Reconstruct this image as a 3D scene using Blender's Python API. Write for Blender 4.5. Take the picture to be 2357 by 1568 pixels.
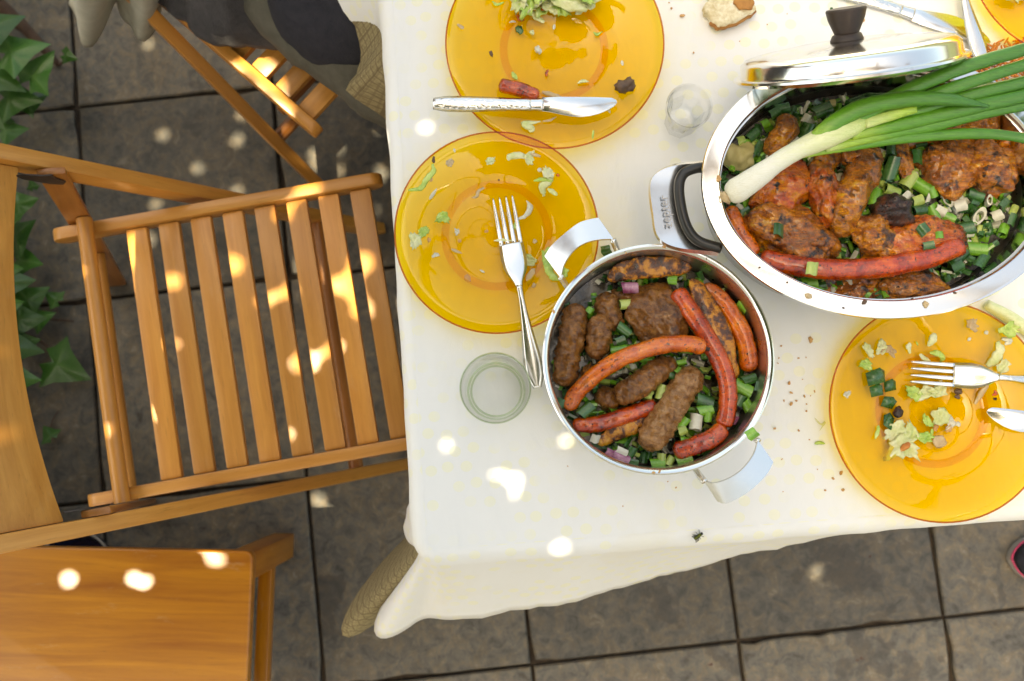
import bpy, bmesh, math, random
import numpy as np
from mathutils import Vector, Matrix, noise
random.seed(7); np.random.seed(7)
R_ = math.radians
sc = bpy.context.scene
for o in list(bpy.data.objects): bpy.data.objects.remove(o)

# ------------------------------------------------------------------ camera
CAM_H, TILT, FPX = 1.81, R_(5.8), 2144.0
cam_d = bpy.data.cameras.new('camera'); cam = bpy.data.objects.new('camera', cam_d)
sc.collection.objects.link(cam); sc.camera = cam
cam.location = (0, 0, CAM_H); cam.rotation_euler = (TILT, 0, 0)
cam_d.sensor_width = 36; cam_d.lens = 36*FPX/2357; cam_d.clip_start = .02; cam_d.clip_end = 500
cam_d.dof.use_dof = True; cam_d.dof.focus_distance = 1.0; cam_d.dof.aperture_fstop = 5.6

# ------------------------------------------------------------------ sky, sun, exposure
SUN = Vector((-.32, -.12, .94)).normalized()
w = bpy.data.worlds.new('World'); sc.world = w; w.use_nodes = True
nt = w.node_tree; bg = nt.nodes['Background']
sky = nt.nodes.new('ShaderNodeTexSky'); sky.sky_type = 'NISHITA'; sky.sun_disc = False
sky.sun_elevation = math.asin(SUN.z); sky.sun_rotation = math.atan2(SUN.x, SUN.y)
sky.air_density = 1.0; sky.dust_density = 4.0
nt.links.new(sky.outputs[0], bg.inputs[0]); bg.inputs[1].default_value = .15
sd = bpy.data.lights.new('sun', 'SUN'); sun = bpy.data.objects.new('sun', sd); sc.collection.objects.link(sun)
sd.energy = 5.0; sd.angle = R_(.53); sd.color = (1, .95, .86)
sun.rotation_euler = (-SUN).to_track_quat('-Z', 'Y').to_euler(); sun.location = (-1, 1.5, 5)
vs = sc.view_settings; vs.view_transform = 'Standard'; vs.look = 'None'; vs.gamma = 1; vs.exposure = 1.77
sc.cycles.transparent_max_bounces = 48; sc.cycles.max_bounces = 14
vs.use_white_balance = True; vs.white_balance_temperature = 9300; vs.white_balance_tint = 3

# ------------------------------------------------------------------ helpers
_c, _s = math.cos(TILT), math.sin(TILT)
def P(px, py, z):                     # photo pixel (2357 px wide) on the level plane z -> place
    vx, vy, vz = (px-1178.5)/FPX, -(py-784)/FPX, -1.
    d = Vector((vx, _c*vy-_s*vz, _s*vy+_c*vz)); t = (z-CAM_H)/d.z
    return Vector((d.x*t, d.y*t, z))
def Z(zx, zy, sx, sy, k): return (sx+zx*k)*.9207, (sy+zy*k)*.9207
def z7(x, y): return Z(x, y, 1200, 500, .5102)
def z6(x, y): return Z(x, y, 1600, 300, .4073)
def z8(x, y): return Z(x, y, 1000, 300, .5102)

def link(o): sc.collection.objects.link(o); return o
def mesh(name, v, f, smooth=True):
    me = bpy.data.meshes.new(name); me.from_pydata([tuple(p) for p in v], [], f); me.validate(); me.update()
    bm = bmesh.new(); bm.from_mesh(me); bmesh.ops.recalc_face_normals(bm, faces=bm.faces); bm.to_mesh(me); bm.free()
    if smooth: me.shade_smooth()
    return me
def tag(o, label=None, cat=None, group=None, kind=None):
    if label: o['label'] = label
    if cat: o['category'] = cat
    if group: o['group'] = group
    if kind: o['kind'] = kind
    return o
def obj(name, me, m=None, parent=None, wp=True):
    o = link(bpy.data.objects.new(name, me))
    if m is not None:
        if len(me.materials) == 0:
            for mm in (m if isinstance(m, (list, tuple)) else [m]): me.materials.append(mm)
    if parent is not None:
        o.parent = parent
        if wp: o.matrix_parent_inverse = (Matrix.Translation(parent.location) @ parent.rotation_euler.to_matrix().to_4x4()).inverted()
    return o
def thing(name, loc, label, cat, group=None, rz=0):
    o = link(bpy.data.objects.new(name, None)); o.location = loc; o.rotation_euler = (0, 0, rz)
    o.empty_display_size = .05
    return tag(o, label, cat, group)
def copy_tree(o, parent=None):
    c = o.copy(); link(c); c.parent = parent
    if parent is not None: c.matrix_parent_inverse = o.matrix_parent_inverse
    for ch in [x for x in bpy.data.objects if x.parent == o]: copy_tree(ch, c)
    return c
def edge_split(me, ang=35):
    me.set_sharp_from_angle(angle=R_(ang)); return me

def catmull(pts, n):
    pts = [Vector(p) for p in pts]
    if len(pts) == 2: return [pts[0].lerp(pts[1], i/(n-1)) for i in range(n)]
    q = [2*pts[0]-pts[1]]+pts+[2*pts[-1]-pts[-2]]; out = []
    m = len(pts)-1
    for i in range(n):
        u = i/(n-1)*m; k = min(int(u), m-1); t = u-k
        a, b, c, d = q[k:k+4]
        out.append(.5*((2*b)+(c-a)*t+(2*a-5*b+4*c-d)*t*t+(3*b-a-3*c+d)*t**3))
    return out
def interp(vals, n):
    return list(np.interp(np.linspace(0, len(vals)-1, n), range(len(vals)), vals))
def tube(pts, rad, n=24, seg=12, amp=0, freq=60, flat=1.0, up=(0, 0, 1), seed=0, caps=True, round_end=0):
    """swept tube through pts; rad list interpolated; flat = height/width."""
    path = catmull(pts, n) if len(pts) != n else [Vector(p) for p in pts]
    rr = interp(rad, n) if hasattr(rad, '__len__') else [rad]*n
    if round_end:
        L = [0]
        for i in range(1, n): L.append(L[-1]+(path[i]-path[i-1]).length)
        for i in range(n):
            d = min(L[i], L[-1]-L[i]); k = rr[i]*round_end
            if d < k: rr[i] *= max(.12, math.sqrt(max(0, 1-(1-d/k)**2)))
    v, f = [], []; upv = Vector(up)
    for i, p in enumerate(path):
        t = (path[min(i+1, n-1)]-path[max(i-1, 0)]).normalized()
        s = t.cross(upv)
        if s.length < 1e-4: s = t.cross(Vector((1, 0, 0)))
        s.normalize(); u = s.cross(t)
        for k in range(seg):
            a = 2*math.pi*k/seg; q = s*math.cos(a)*rr[i]+u*math.sin(a)*rr[i]*flat
            pp = p+q
            if amp:
                o = Vector((seed*3.1, seed*1.7, seed))
                d = noise.noise(pp*freq+o)+.5*noise.noise(pp*freq*2.3+o)+.3*noise.noise(pp*freq*5+o)+.8*noise.noise(pp*freq*.33+o)
                pp = pp+q.normalized()*d*amp
            v.append(pp)
    for i in range(n-1):
        for k in range(seg):
            a, b = i*seg+k, i*seg+(k+1) % seg
            f.append((a, b, b+seg, a+seg))
    if caps: f.append(tuple(range(seg))); f.append(tuple((n-1)*seg+k for k in range(seg)))
    return v, f
def join(*vf):
    V, Fc = [], []
    for v, f in vf:
        o = len(V); V += list(v); Fc += [tuple(i+o for i in q) for q in f]
    return V, Fc
def box(x0, x1, y0, y1, z0, z1):
    v = [(x, y, z) for x in (x0, x1) for y in (y0, y1) for z in (z0, z1)]
    return v, [(0, 1, 3, 2), (4, 6, 7, 5), (0, 4, 5, 1), (2, 3, 7, 6), (0, 2, 6, 4), (1, 5, 7, 3)]
def bevel(me, w_=.002, seg=2, ang=30):
    bm = bmesh.new(); bm.from_mesh(me)
    es = [e for e in bm.edges if len(e.link_faces) == 2 and e.calc_face_angle(0) > R_(ang)]
    bmesh.ops.bevel(bm, geom=es, offset=w_, segments=seg, profile=.6, affect='EDGES', clamp_overlap=True)
    bm.to_mesh(me); bm.free(); me.shade_smooth(); me.set_sharp_from_angle(angle=R_(50)); return me
def frame(p0, p1, up=(0, 0, 1)):
    p0, p1 = Vector(p0), Vector(p1); x = (p1-p0).normalized(); u = Vector(up)
    y = u.cross(x)
    if y.length < 1e-4: y = Vector((0, 1, 0))
    y.normalize(); z = x.cross(y)
    m = Matrix((x, y, z)).transposed().to_4x4(); m.translation = p0
    return m
def bar(name, p0, p1, wd, ht, m, parent=None, up=(0, 0, 1), bev=.003, wp=False, round_=0):
    """rectangular bar; its own x axis runs along its length."""
    L = (Vector(p1)-Vector(p0)).length
    if round_:
        n = 8; pr = []
        for k in range(n+1):
            a = -math.pi/2+math.pi*k/n; pr.append((L-ht/2+ht/2*math.cos(a), ht/2*math.sin(a)))
        for k in range(n+1):
            a = math.pi/2+math.pi*k/n; pr.append((ht/2+ht/2*math.cos(a), ht/2*math.sin(a)))
        N = len(pr); v = [(x, y, z) for y in (-wd/2, wd/2) for x, z in pr]
        f = [tuple(range(N)), tuple(range(N, 2*N))]+[(i, (i+1) % N, N+(i+1) % N, N+i) for i in range(N)]
        me = bevel(mesh(name, v, f), bev, 2, 60)
    else:
        me = bevel(mesh(name, *box(0, L, -wd/2, wd/2, -ht/2, ht/2)), bev)
    o = obj(name, me, m, parent, wp)
    o.matrix_local = (frame(p0, p1, up) if not wp else frame(p0, p1, up))
    return o
def dowel(name, p0, p1, r, m, parent):
    L = (Vector(p1)-Vector(p0)).length
    v, f = tube([(0, 0, 0), (L, 0, 0)], r, 2, 20); me = edge_split(mesh(name, v, f))
    o = obj(name, me, m, parent, False); o.matrix_local = frame(p0, p1); return o
def lathe(prof, seg=64, sx=1, sy=1, off=None):
    """prof: (r,z) list, closed loop when first==last. off: ellipse semi-axes for offset style"""
    v, f = [], []; n = len(prof)
    closed = prof[0] == prof[-1]
    if closed: prof = prof[:-1]; n -= 1
    for r, z in prof:
        for k in range(seg):
            a = 2*math.pi*k/seg
            if off: v.append(((off[0]-r)*math.cos(a), (off[1]-r)*math.sin(a), z))
            else: v.append((r*math.cos(a)*sx, r*math.sin(a)*sy, z))
    m = n if closed else n-1
    for i in range(m):
        for k in range(seg):
            a, b = i*seg+k, i*seg+(k+1) % seg; j = ((i+1) % n-i)*seg
            f.append((a, b, b+j, a+j))
    if not closed and not off:
        if prof[0][0] < 1e-3: f.append(tuple(range(seg)))
        if prof[-1][0] < 1e-3: f.append(tuple((n-1)*seg+k for k in range(seg)))
    return v, f
def blob(c, ax, rot=0, amp=.006, freq=45, sub=4, seed=0, tilt=(0, 0), ridge=0, boxy=0):
    """lumpy piece of meat: noise-displaced ellipsoid with axes ax, centred at c."""
    bm = bmesh.new(); bmesh.ops.create_icosphere(bm, subdivisions=sub, radius=1)
    M = Matrix.Rotation(rot, 3, 'Z') @ Matrix.Rotation(tilt[0], 3, 'X') @ Matrix.Rotation(tilt[1], 3, 'Y')
    o = Vector((seed*2.3, -seed*1.1, seed*.7)); c = Vector(c)
    v = []
    for q in bm.verts:
        n = q.co.normalized()
        low = noise.noise(n*1.6+o)*.28
        qq = n*(1+low)
        p = Vector((qq.x*ax[0], qq.y*ax[1], qq.z*ax[2]))
        d = noise.noise(p*freq+o)+.6*noise.noise(p*freq*2.2+o)+.5*noise.noise(p*freq*4.7+o)+.3*noise.noise(p*freq*9+o)
        if ridge: d += ridge*(1-abs(noise.noise(Vector((p.x*freq*.3, p.y*freq*1.6, p.z*freq))+o))*3)
        v.append(c+M @ (p+n*d*amp))
    f = [tuple(x.index for x in q.verts) for q in bm.faces]; bm.free()
    return v, f
def extrude_poly(pts, z0, z1):
    n = len(pts); v = [(x, y, z0) for x, y in pts]+[(x, y, z1) for x, y in pts]
    return v, [tuple(range(n)), tuple(range(n, 2*n))]+[(i, (i+1) % n, n+(i+1) % n, n+i) for i in range(n)]
def ribbon(a, b, th, n=24):
    """sheet between 3-d polylines a and b with thickness th"""
    A, B = catmull(a, n), catmull(b, n); m = 4
    v = []
    for p, q in zip(A, B):
        for j in range(m+1): v.append(p.lerp(q, j/m))
    f = [(i*(m+1)+j, i*(m+1)+j+1, (i+1)*(m+1)+j+1, (i+1)*(m+1)+j) for i in range(n-1) for j in range(m)]
    me = mesh('r', v, f); bm = bmesh.new(); bm.from_mesh(me)
    bmesh.ops.solidify(bm, geom=bm.faces[:], thickness=th); bm.to_mesh(me); bm.free()
    me.shade_smooth(); return edge_split(me, 40)

# ------------------------------------------------------------------ materials
def newmat(name):
    m = bpy.data.materials.new(name); m.use_nodes = True
    return m, m.node_tree, m.node_tree.nodes['Principled BSDF']
def sset(b, **k):
    for n, v in k.items():
        b.inputs[n.replace('_', ' ')].default_value = v
def mat(name, col, rough=.5, metal=0, **k):
    m, t, b = newmat(name); sset(b, Base_Color=(*col, 1), Roughness=rough, Metallic=metal); sset(b, **k); return m
def nz(t, scale, detail=4, rough=.6, vec=None, dist=0):
    n = t.nodes.new('ShaderNodeTexNoise'); n.inputs['Scale'].default_value = scale
    n.inputs['Detail'].default_value = detail; n.inputs['Roughness'].default_value = rough; n.inputs['Distortion'].default_value = dist
    if vec: t.links.new(vec, n.inputs['Vector'])
    return n
def ramp(t, fac, stops, interp_='LINEAR'):
    n = t.nodes.new('ShaderNodeValToRGB'); t.links.new(fac, n.inputs[0]); e = n.color_ramp; e.interpolation = interp_
    while len(e.elements) < len(stops): e.elements.new(.5)
    for q, (p, c) in zip(e.elements, stops):
        q.position = p; q.color = (*c, 1) if len(c) == 3 else c
    return n
def mixc(t, fac, a, b, mode='MIX'):
    n = t.nodes.new('ShaderNodeMix'); n.data_type = 'RGBA'; n.blend_type = mode
    for s, x in ((n.inputs[0], fac), (n.inputs[6], a), (n.inputs[7], b)):
        if hasattr(x, 'links'): t.links.new(x, s)
        else: s.default_value = x if not isinstance(x, tuple) or len(x) == 4 else (*x, 1)
    return n.outputs[2]
def mth(t, op, a, b=None, c=None):
    n = t.nodes.new('ShaderNodeMath'); n.operation = op
    for s, x in zip(n.inputs, (a, b, c)):
        if x is None: continue
        if hasattr(x, 'links'): t.links.new(x, s)
        else: s.default_value = x
    return n.outputs[0]
def coord(t, kind='Object', scale=(1, 1, 1), rnd=True):
    tc = t.nodes.new('ShaderNodeTexCoord'); mp = t.nodes.new('ShaderNodeMapping')
    t.links.new(tc.outputs[kind], mp.inputs[0]); mp.inputs['Scale'].default_value = scale
    if rnd:
        oi = t.nodes.new('ShaderNodeObjectInfo'); cx = t.nodes.new('ShaderNodeCombineXYZ')
        r = mth(t, 'MULTIPLY', oi.outputs['Random'], 37.)
        for i in range(3): t.links.new(r, cx.inputs[i])
        t.links.new(cx.outputs[0], mp.inputs['Location'])
    return mp.outputs[0]
def bump(t, b, h, strength=.3, dist=.002):
    n = t.nodes.new('ShaderNodeBump'); n.inputs['Strength'].default_value = strength; n.inputs['Distance'].default_value = dist
    t.links.new(h, n.inputs['Height']); t.links.new(n.outputs[0], b.inputs['Normal']); return n

def wood(name, light, dark, rough=.38, wear=.0, gs=6):
    m, t, b = newmat(name)
    v = coord(t, scale=(gs, gs*14, gs*14)); n = nz(t, 1, 6, .65, v, .6)
    oi = t.nodes.new('ShaderNodeObjectInfo')
    c = ramp(t, n.outputs[0], [(.28, dark), (.5, tuple((a+d)/2 for a, d in zip(light, dark))), (.72, light)]).outputs[0]
    v2 = coord(t, scale=(30, 400, 400)); n2 = nz(t, 1, 3, .6, v2)
    c = mixc(t, mth(t, 'MULTIPLY', ramp(t, n2.outputs[0], [(.62, (0, 0, 0)), (.75, (1, 1, 1))]).outputs[0], .35), c, tuple(x*.35 for x in dark))
    hs = t.nodes.new('ShaderNodeHueSaturation'); t.links.new(c, hs.inputs['Color'])
    t.links.new(mth(t, 'MULTIPLY_ADD', oi.outputs['Random'], .35, .8), hs.inputs['Value'])
    c = hs.outputs[0]
    if wear:
        n3 = nz(t, 9, 8, .75, coord(t, scale=(1, 3, 3)))
        c = mixc(t, mth(t, 'MULTIPLY', ramp(t, n3.outputs[0], [(.6, (0, 0, 0)), (.68, (1, 1, 1))]).outputs[0], wear), c, (.55, .40, .25))
    t.links.new(c, b.inputs['Base Color']); sset(b, Roughness=rough)
    b.inputs['Coat Weight'].default_value = .25; b.inputs['Coat Roughness'].default_value = .3
    bump(t, b, n2.outputs[0], .15, .0006); return m
def steel(name, col=(.78, .77, .75), rough=.16, brush=0.0):
    m, t, b = newmat(name); sset(b, Base_Color=(*col, 1), Metallic=1.)
    v = coord(t, scale=(20, 20, 20)); n = nz(t, 4, 5, .7, v)
    t.links.new(mth(t, 'MULTIPLY_ADD', n.outputs[0], rough*.9, rough*.55), b.inputs['Roughness'])
    n2 = nz(t, 30, 2, .5, coord(t)); bump(t, b, n2.outputs[0], .04+brush, .0008); return m
def thin_glass(name, col, rough=.02, refl=1.0, edge=None):
    m, t, b = newmat(name); t.nodes.remove(b); out = t.nodes['Material Output']
    tr = t.nodes.new('ShaderNodeBsdfTransparent'); tr.inputs[0].default_value = (*col, 1)
    if edge:
        lf = t.nodes.new('ShaderNodeLayerWeight'); lf.inputs[0].default_value = .5
        t.links.new(mixc(t, mth(t, 'POWER', lf.outputs['Facing'], 4.), col, edge), tr.inputs[0])
    gl = t.nodes.new('ShaderNodeBsdfGlossy'); gl.inputs['Roughness'].default_value = rough
    lw = t.nodes.new('ShaderNodeFresnel'); lw.inputs[0].default_value = 1.5
    ge = t.nodes.new('ShaderNodeNewGeometry')
    fac = mth(t, 'MULTIPLY', mth(t, 'MULTIPLY', lw.outputs[0], mth(t, 'SUBTRACT', 1., ge.outputs['Backfacing'])), refl)
    n = nz(t, 14, 2, .5, coord(t)); bp = t.nodes.new('ShaderNodeBump'); bp.inputs['Strength'].default_value = .12; bp.inputs['Distance'].default_value = .003
    t.links.new(n.outputs[0], bp.inputs['Height']); t.links.new(bp.outputs[0], gl.inputs['Normal'])
    mx = t.nodes.new('ShaderNodeMixShader'); t.links.new(fac, mx.inputs[0]); t.links.new(tr.outputs[0], mx.inputs[1]); t.links.new(gl.outputs[0], mx.inputs[2])
    t.links.new(mx.outputs[0], out.inputs[0]); return m
def food(name, stops, scale=35, rough=.45, spots=None, spot_scale=90, spot_t=(.62, .7), bstr=.5, bdist=.002, stretch=(1, 1, 1), coat=.2, fibre=0):
    m, t, b = newmat(name)
    v = coord(t, scale=stretch); n = nz(t, scale, 6, .65, v, .4)
    c = ramp(t, n.outputs[0], stops).outputs[0]
    if spots:
        n2 = nz(t, spot_scale, 4, .6, coord(t))
        c = mixc(t, ramp(t, n2.outputs[0], [(spot_t[0], (0, 0, 0)), (spot_t[1], (1, 1, 1))]).outputs[0], c, spots)
    if fibre:
        n5 = nz(t, 1, 4, .6, coord(t, scale=(60, 420, 260)), 1.2)
        c = mixc(t, fibre, c, ramp(t, n5.outputs[0], [(.34, (.12, .10, .09)), (.5, (.5, .5, .5)), (.66, (.82, .76, .68))]).outputs[0], 'OVERLAY')
        n6 = nz(t, 22, 3, .5, coord(t))
        c = mixc(t, fibre*.8, c, ramp(t, n6.outputs[0], [(.36, (.15, .13, .12)), (.55, (.55, .55, .55)), (.7, (.9, .9, .85))]).outputs[0], 'OVERLAY')
        n8 = nz(t, 34, 4, .6, coord(t), .6)
        c = mixc(t, mth(t, 'MULTIPLY', ramp(t, n8.outputs[0], [(.34, (1, 1, 1)), (.42, (0, 0, 0))]).outputs[0], min(.85, fibre*1.4)), c, (.020, .008, .004))
        hq = t.nodes.new('ShaderNodeHueSaturation'); t.links.new(c, hq.inputs['Color']); hq.inputs['Saturation'].default_value = 1.22; hq.inputs['Value'].default_value = 1.08; c = hq.outputs[0]
    t.links.new(c, b.inputs['Base Color']); sset(b, Roughness=rough)
    b.inputs['Coat Weight'].default_value = coat; b.inputs['Coat Roughness'].default_value = .25
    if coat >= .25:
        n7 = nz(t, 120, 3, .6, coord(t)); t.links.new(ramp(t, n7.outputs[0], [(.40, (rough*.35,)*3), (.62, (rough*1.3,)*3)]).outputs[0], b.inputs['Roughness'])
        b.inputs['Coat Roughness'].default_value = .10; b.inputs['Coat Weight'].default_value = min(1, coat*1.5)
    n3 = nz(t, scale*6, 5, .7, coord(t)); bump(t, b, n3.outputs[0], bstr, bdist)
    return m

M = {}
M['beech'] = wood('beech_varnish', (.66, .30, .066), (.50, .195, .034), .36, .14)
M['beech_dark'] = wood('beech_underside', (.46, .175, .038), (.31, .10, .018), .32, .1)  # deeper beech tone for back legs and two rods
M['orange_wood'] = wood('orange_varnished_ply', (.56, .22, .014), (.30, .085, .004), .3, .22, 3)
M['brown_wood'] = wood('brown_wood', (.16, .07, .025), (.06, .025, .01), .4)
M['grey_wood'] = wood('pergola_wood', (.25, .19, .13), (.14, .1, .07), .6)
M['steel'] = steel('polished_steel', rough=.14)
M['steel_in'] = steel('satin_steel_inside', (.70, .67, .63), .3)
M['steel_brush'] = steel('brushed_steel', (.80, .79, .77), .22)
M['cutlery'] = steel('cutlery_steel', (.80, .79, .77), .2)
M['amber'] = thin_glass('amber_glass', (1.0, .85, .22), .02, 1.0)
M['amber_rim'] = thin_glass('amber_glass_rim', (.80, .46, .06))
M['amber_ring'] = thin_glass('amber_glass_foot', (.985, .90, .70), .05, .3)
M['black'] = mat('black_plastic', (.018, .017, .016), .32)
M['knob'] = food('dark_brown_knob', [(.3, (.025, .016, .012)), (.7, (.05, .032, .024))], 20, .5, bstr=.1, coat=0)
M['glass'] = thin_glass('clear_glass', (1, 1, 1), .01, 2.2, (.55, .57, .55)); M['gglass'] = thin_glass('green_tinted_glass', (1, 1, .995), .01, 2.2, (.60, .66, .55))
M['gglass_rim'] = thin_glass('green_glass_rim', (.84, .89, .78), .01, 1.5); M['water'] = thin_glass('clear_drink', (.985, .99, .985), .0)

# concrete paving
m, t, b = newmat('concrete_paving'); v = coord(t, scale=(1, 1, 1)); oi = t.nodes.new('ShaderNodeObjectInfo')
n1 = nz(t, 9, 8, .7, v, .5); n2 = nz(t, 45, 6, .7, v); n3 = nz(t, 6, 5, .6, coord(t)); n4 = nz(t, 26, 3, .5, coord(t))
c = ramp(t, n1.outputs[0], [(.25, (.05, .04, .028)), (.45, (.105, .086, .062)), (.6, (.15, .13, .105)), (.78, (.20, .145, .09))]).outputs[0]
n5 = nz(t, 34, 7, .7, coord(t), .8)
c = mixc(t, .7, c, ramp(t, n5.outputs[0], [(.30, (.035, .031, .026)), (.41, (.10, .105, .105)), (.5, (.16, .15, .133)), (.58, (.205, .165, .115)), (.7, (.32, .30, .27))]).outputs[0])
c = mixc(t, .5, c, ramp(t, n2.outputs[0], [(.3, (.25, .25, .25)), (.7, (.85, .82, .78))]).outputs[0], 'OVERLAY')
c = mixc(t, mth(t, 'MULTIPLY', ramp(t, n3.outputs[0], [(.6, (0, 0, 0)), (.63, (1, 1, 1))]).outputs[0], .55), c, (.06, .052, .045))
c = mixc(t, ramp(t, n4.outputs[0], [(.74, (0, 0, 0)), (.77, (1, 1, 1))]).outputs[0], c, (.09, .03, .02))
c = mixc(t, 1., c, (.86, .84, .80), 'MULTIPLY')
hs = t.nodes.new('ShaderNodeHueSaturation'); t.links.new(c, hs.inputs['Color']); t.links.new(mth(t, 'MULTIPLY_ADD', oi.outputs['Random'], .55, .6), hs.inputs['Value'])
t.links.new(hs.outputs[0], b.inputs['Base Color']); sset(b, Roughness=.62); bump(t, b, n2.outputs[0], .5, .003); M['tile'] = m
m, t, b = newmat('joint_soil'); v = coord(t, rnd=False); n1 = nz(t, 60, 6, .7, v)
t.links.new(ramp(t, n1.outputs[0], [(.3, (.020, .013, .008)), (.7, (.07, .048, .030))]).outputs[0], b.inputs['Base Color']); sset(b, Roughness=.95); M['soil'] = m
m, t, b = newmat('ground_beyond'); v = coord(t, rnd=False); n1 = nz(t, 2, 8, .7, v)
t.links.new(ramp(t, n1.outputs[0], [(.3, (.03, .045, .014)), (.7, (.07, .085, .03))]).outputs[0], b.inputs['Base Color']); sset(b, Roughness=.9); M['ground'] = m

# white cloth with pale yellow dots
m, t, b = newmat('dotted_white_cloth'); tc = t.nodes.new('ShaderNodeTexCoord'); sp = t.nodes.new('ShaderNodeSeparateXYZ'); t.links.new(tc.outputs['UV'], sp.inputs[0])
def dots(cell, ox, oy, rad, keep):
    u = mth(t, 'ADD', mth(t, 'DIVIDE', sp.outputs[0], cell), ox); vv = mth(t, 'ADD', mth(t, 'DIVIDE', sp.outputs[1], cell*.92), oy)
    row = mth(t, 'FLOOR', vv); u = mth(t, 'ADD', u, mth(t, 'MULTIPLY', mth(t, 'MODULO', row, 2.), .5))
    cb = t.nodes.new('ShaderNodeCombineXYZ'); t.links.new(mth(t, 'FLOOR', u), cb.inputs[0]); t.links.new(row, cb.inputs[1]); cb.inputs[2].default_value = ox
    wn = t.nodes.new('ShaderNodeTexWhiteNoise'); t.links.new(cb.outputs[0], wn.inputs['Vector']); ss = t.nodes.new('ShaderNodeSeparateXYZ'); t.links.new(wn.outputs['Color'], ss.inputs[0])
    du = mth(t, 'SUBTRACT', mth(t, 'SUBTRACT', mth(t, 'FRACT', u), .5), mth(t, 'MULTIPLY_ADD', ss.outputs[0], .2, -.1))
    dv = mth(t, 'SUBTRACT', mth(t, 'SUBTRACT', mth(t, 'FRACT', vv), .5), mth(t, 'MULTIPLY_ADD', ss.outputs[1], .2, -.1))
    d = mth(t, 'SQRT', mth(t, 'ADD', mth(t, 'MULTIPLY', du, du), mth(t, 'MULTIPLY', dv, dv)))
    return mth(t, 'MULTIPLY', mth(t, 'LESS_THAN', d, rad), mth(t, 'LESS_THAN', ss.outputs[2], keep))
dd = mth(t, 'MULTIPLY', dots(.0215, 3.3, 7.1, .31, .72), ramp(t, nz(t, 9, 2, .5, tc.outputs['UV']).outputs[0], [(.42, (.15,)*3), (.52, (1,)*3)]).outputs[0])
n1 = nz(t, 7, 4, .6, tc.outputs['UV']); base = ramp(t, n1.outputs[0], [(.3, (.80, .795, .775)), (.7, (.83, .825, .81))]).outputs[0]
st_ = nz(t, 6, 5, .6, tc.outputs['UV'], .5); base = mixc(t, mth(t, 'MULTIPLY', ramp(t, st_.outputs[0], [(.56, (0, 0, 0)), (.66, (1, 1, 1))]).outputs[0], .35), base, (.80, .75, .62))
t.links.new(mixc(t, mth(t, 'MULTIPLY', dd, .5), base, (.86, .83, .55)), b.inputs['Base Color']); sset(b, Roughness=.6)
mp = t.nodes.new('ShaderNodeMapping'); t.links.new(tc.outputs['UV'], mp.inputs[0]); wv = nz(t, 900, 1, .5, mp.outputs[0]); mp.inputs['Rotation'].default_value = (0, 0, .3); mp.inputs['Scale'].default_value = (1, .35, 1)
wr = nz(t, 16, 3, .55, mp.outputs[0], .8); bump(t, b, mth(t, 'ADD', mth(t, 'MULTIPLY', wr.outputs[0], 1.), mth(t, 'MULTIPLY', wv.outputs[0], .05)), .45, .006)
b.inputs['Sheen Weight'].default_value = .1; M['cloth'] = m
# tan checked burlap
m, t, b = newmat('checked_burlap'); tc = t.nodes.new('ShaderNodeTexCoord'); sp = t.nodes.new('ShaderNodeSeparateXYZ'); t.links.new(tc.outputs['UV'], sp.inputs[0])
n1 = nz(t, 30, 4, .6, tc.outputs['UV']); wob = mth(t, 'MULTIPLY', n1.outputs[0], .12)
def ln(o, cell, wdt):
    q = mth(t, 'FRACT', mth(t, 'ADD', mth(t, 'DIVIDE', o, cell), wob)); return mth(t, 'LESS_THAN', q, wdt)
lines = mth(t, 'MAXIMUM', mth(t, 'MAXIMUM', ln(sp.outputs[0], .016, .14), ln(sp.outputs[1], .016, .14)), mth(t, 'MULTIPLY', ln(sp.outputs[1], .005, .3), .45))
n2 = nz(t, 160, 3, .7, tc.outputs['UV'])
base = ramp(t, n2.outputs[0], [(.3, (.20, .155, .075)), (.7, (.36, .29, .15))]).outputs[0]
t.links.new(mixc(t, mth(t, 'MULTIPLY', lines, .62), base, (.10, .062, .028)), b.inputs['Base Color']); sset(b, Roughness=.9); bump(t, b, n2.outputs[0], .6, .002); M['burlap'] = m

M['knit'] = food('charcoal_knit', [(.3, (.045, .043, .047)), (.7, (.085, .08, .083))], 60, .95, bstr=.9, bdist=.003, coat=0)
M['navy'] = food('navy_jersey', [(.3, (.014, .014, .02)), (.7, (.025, .024, .032))], 60, .95, bstr=.5, coat=0)
M['olive'] = food('olive_grey_twill', [(.3, (.075, .07, .052)), (.7, (.11, .102, .078))], 50, .9, bstr=.4, coat=0)
M['cream'] = food('cream_cotton', [(.3, (.40, .39, .32)), (.7, (.50, .48, .40))], 30, .9, bstr=.3, coat=0)
M['skin'] = mat('skin', (.55, .32, .22), .5); M['hair'] = mat('dark_hair', (.02, .014, .01), .5)
M['shoe'] = food('navy_mesh', [(.3, (.008, .009, .016)), (.7, (.02, .022, .035))], 120, .8, bstr=.6, coat=0)
M['pink'] = mat('pink_rubber', (.62, .06, .16), .5); M['greyrub'] = mat('grey_rubber', (.35, .33, .31), .6)
M['blue'] = mat('blue_enamel', (.012, .016, .05), .2); M['bluerim'] = mat('worn_rim', (.35, .33, .30), .35)

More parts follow.
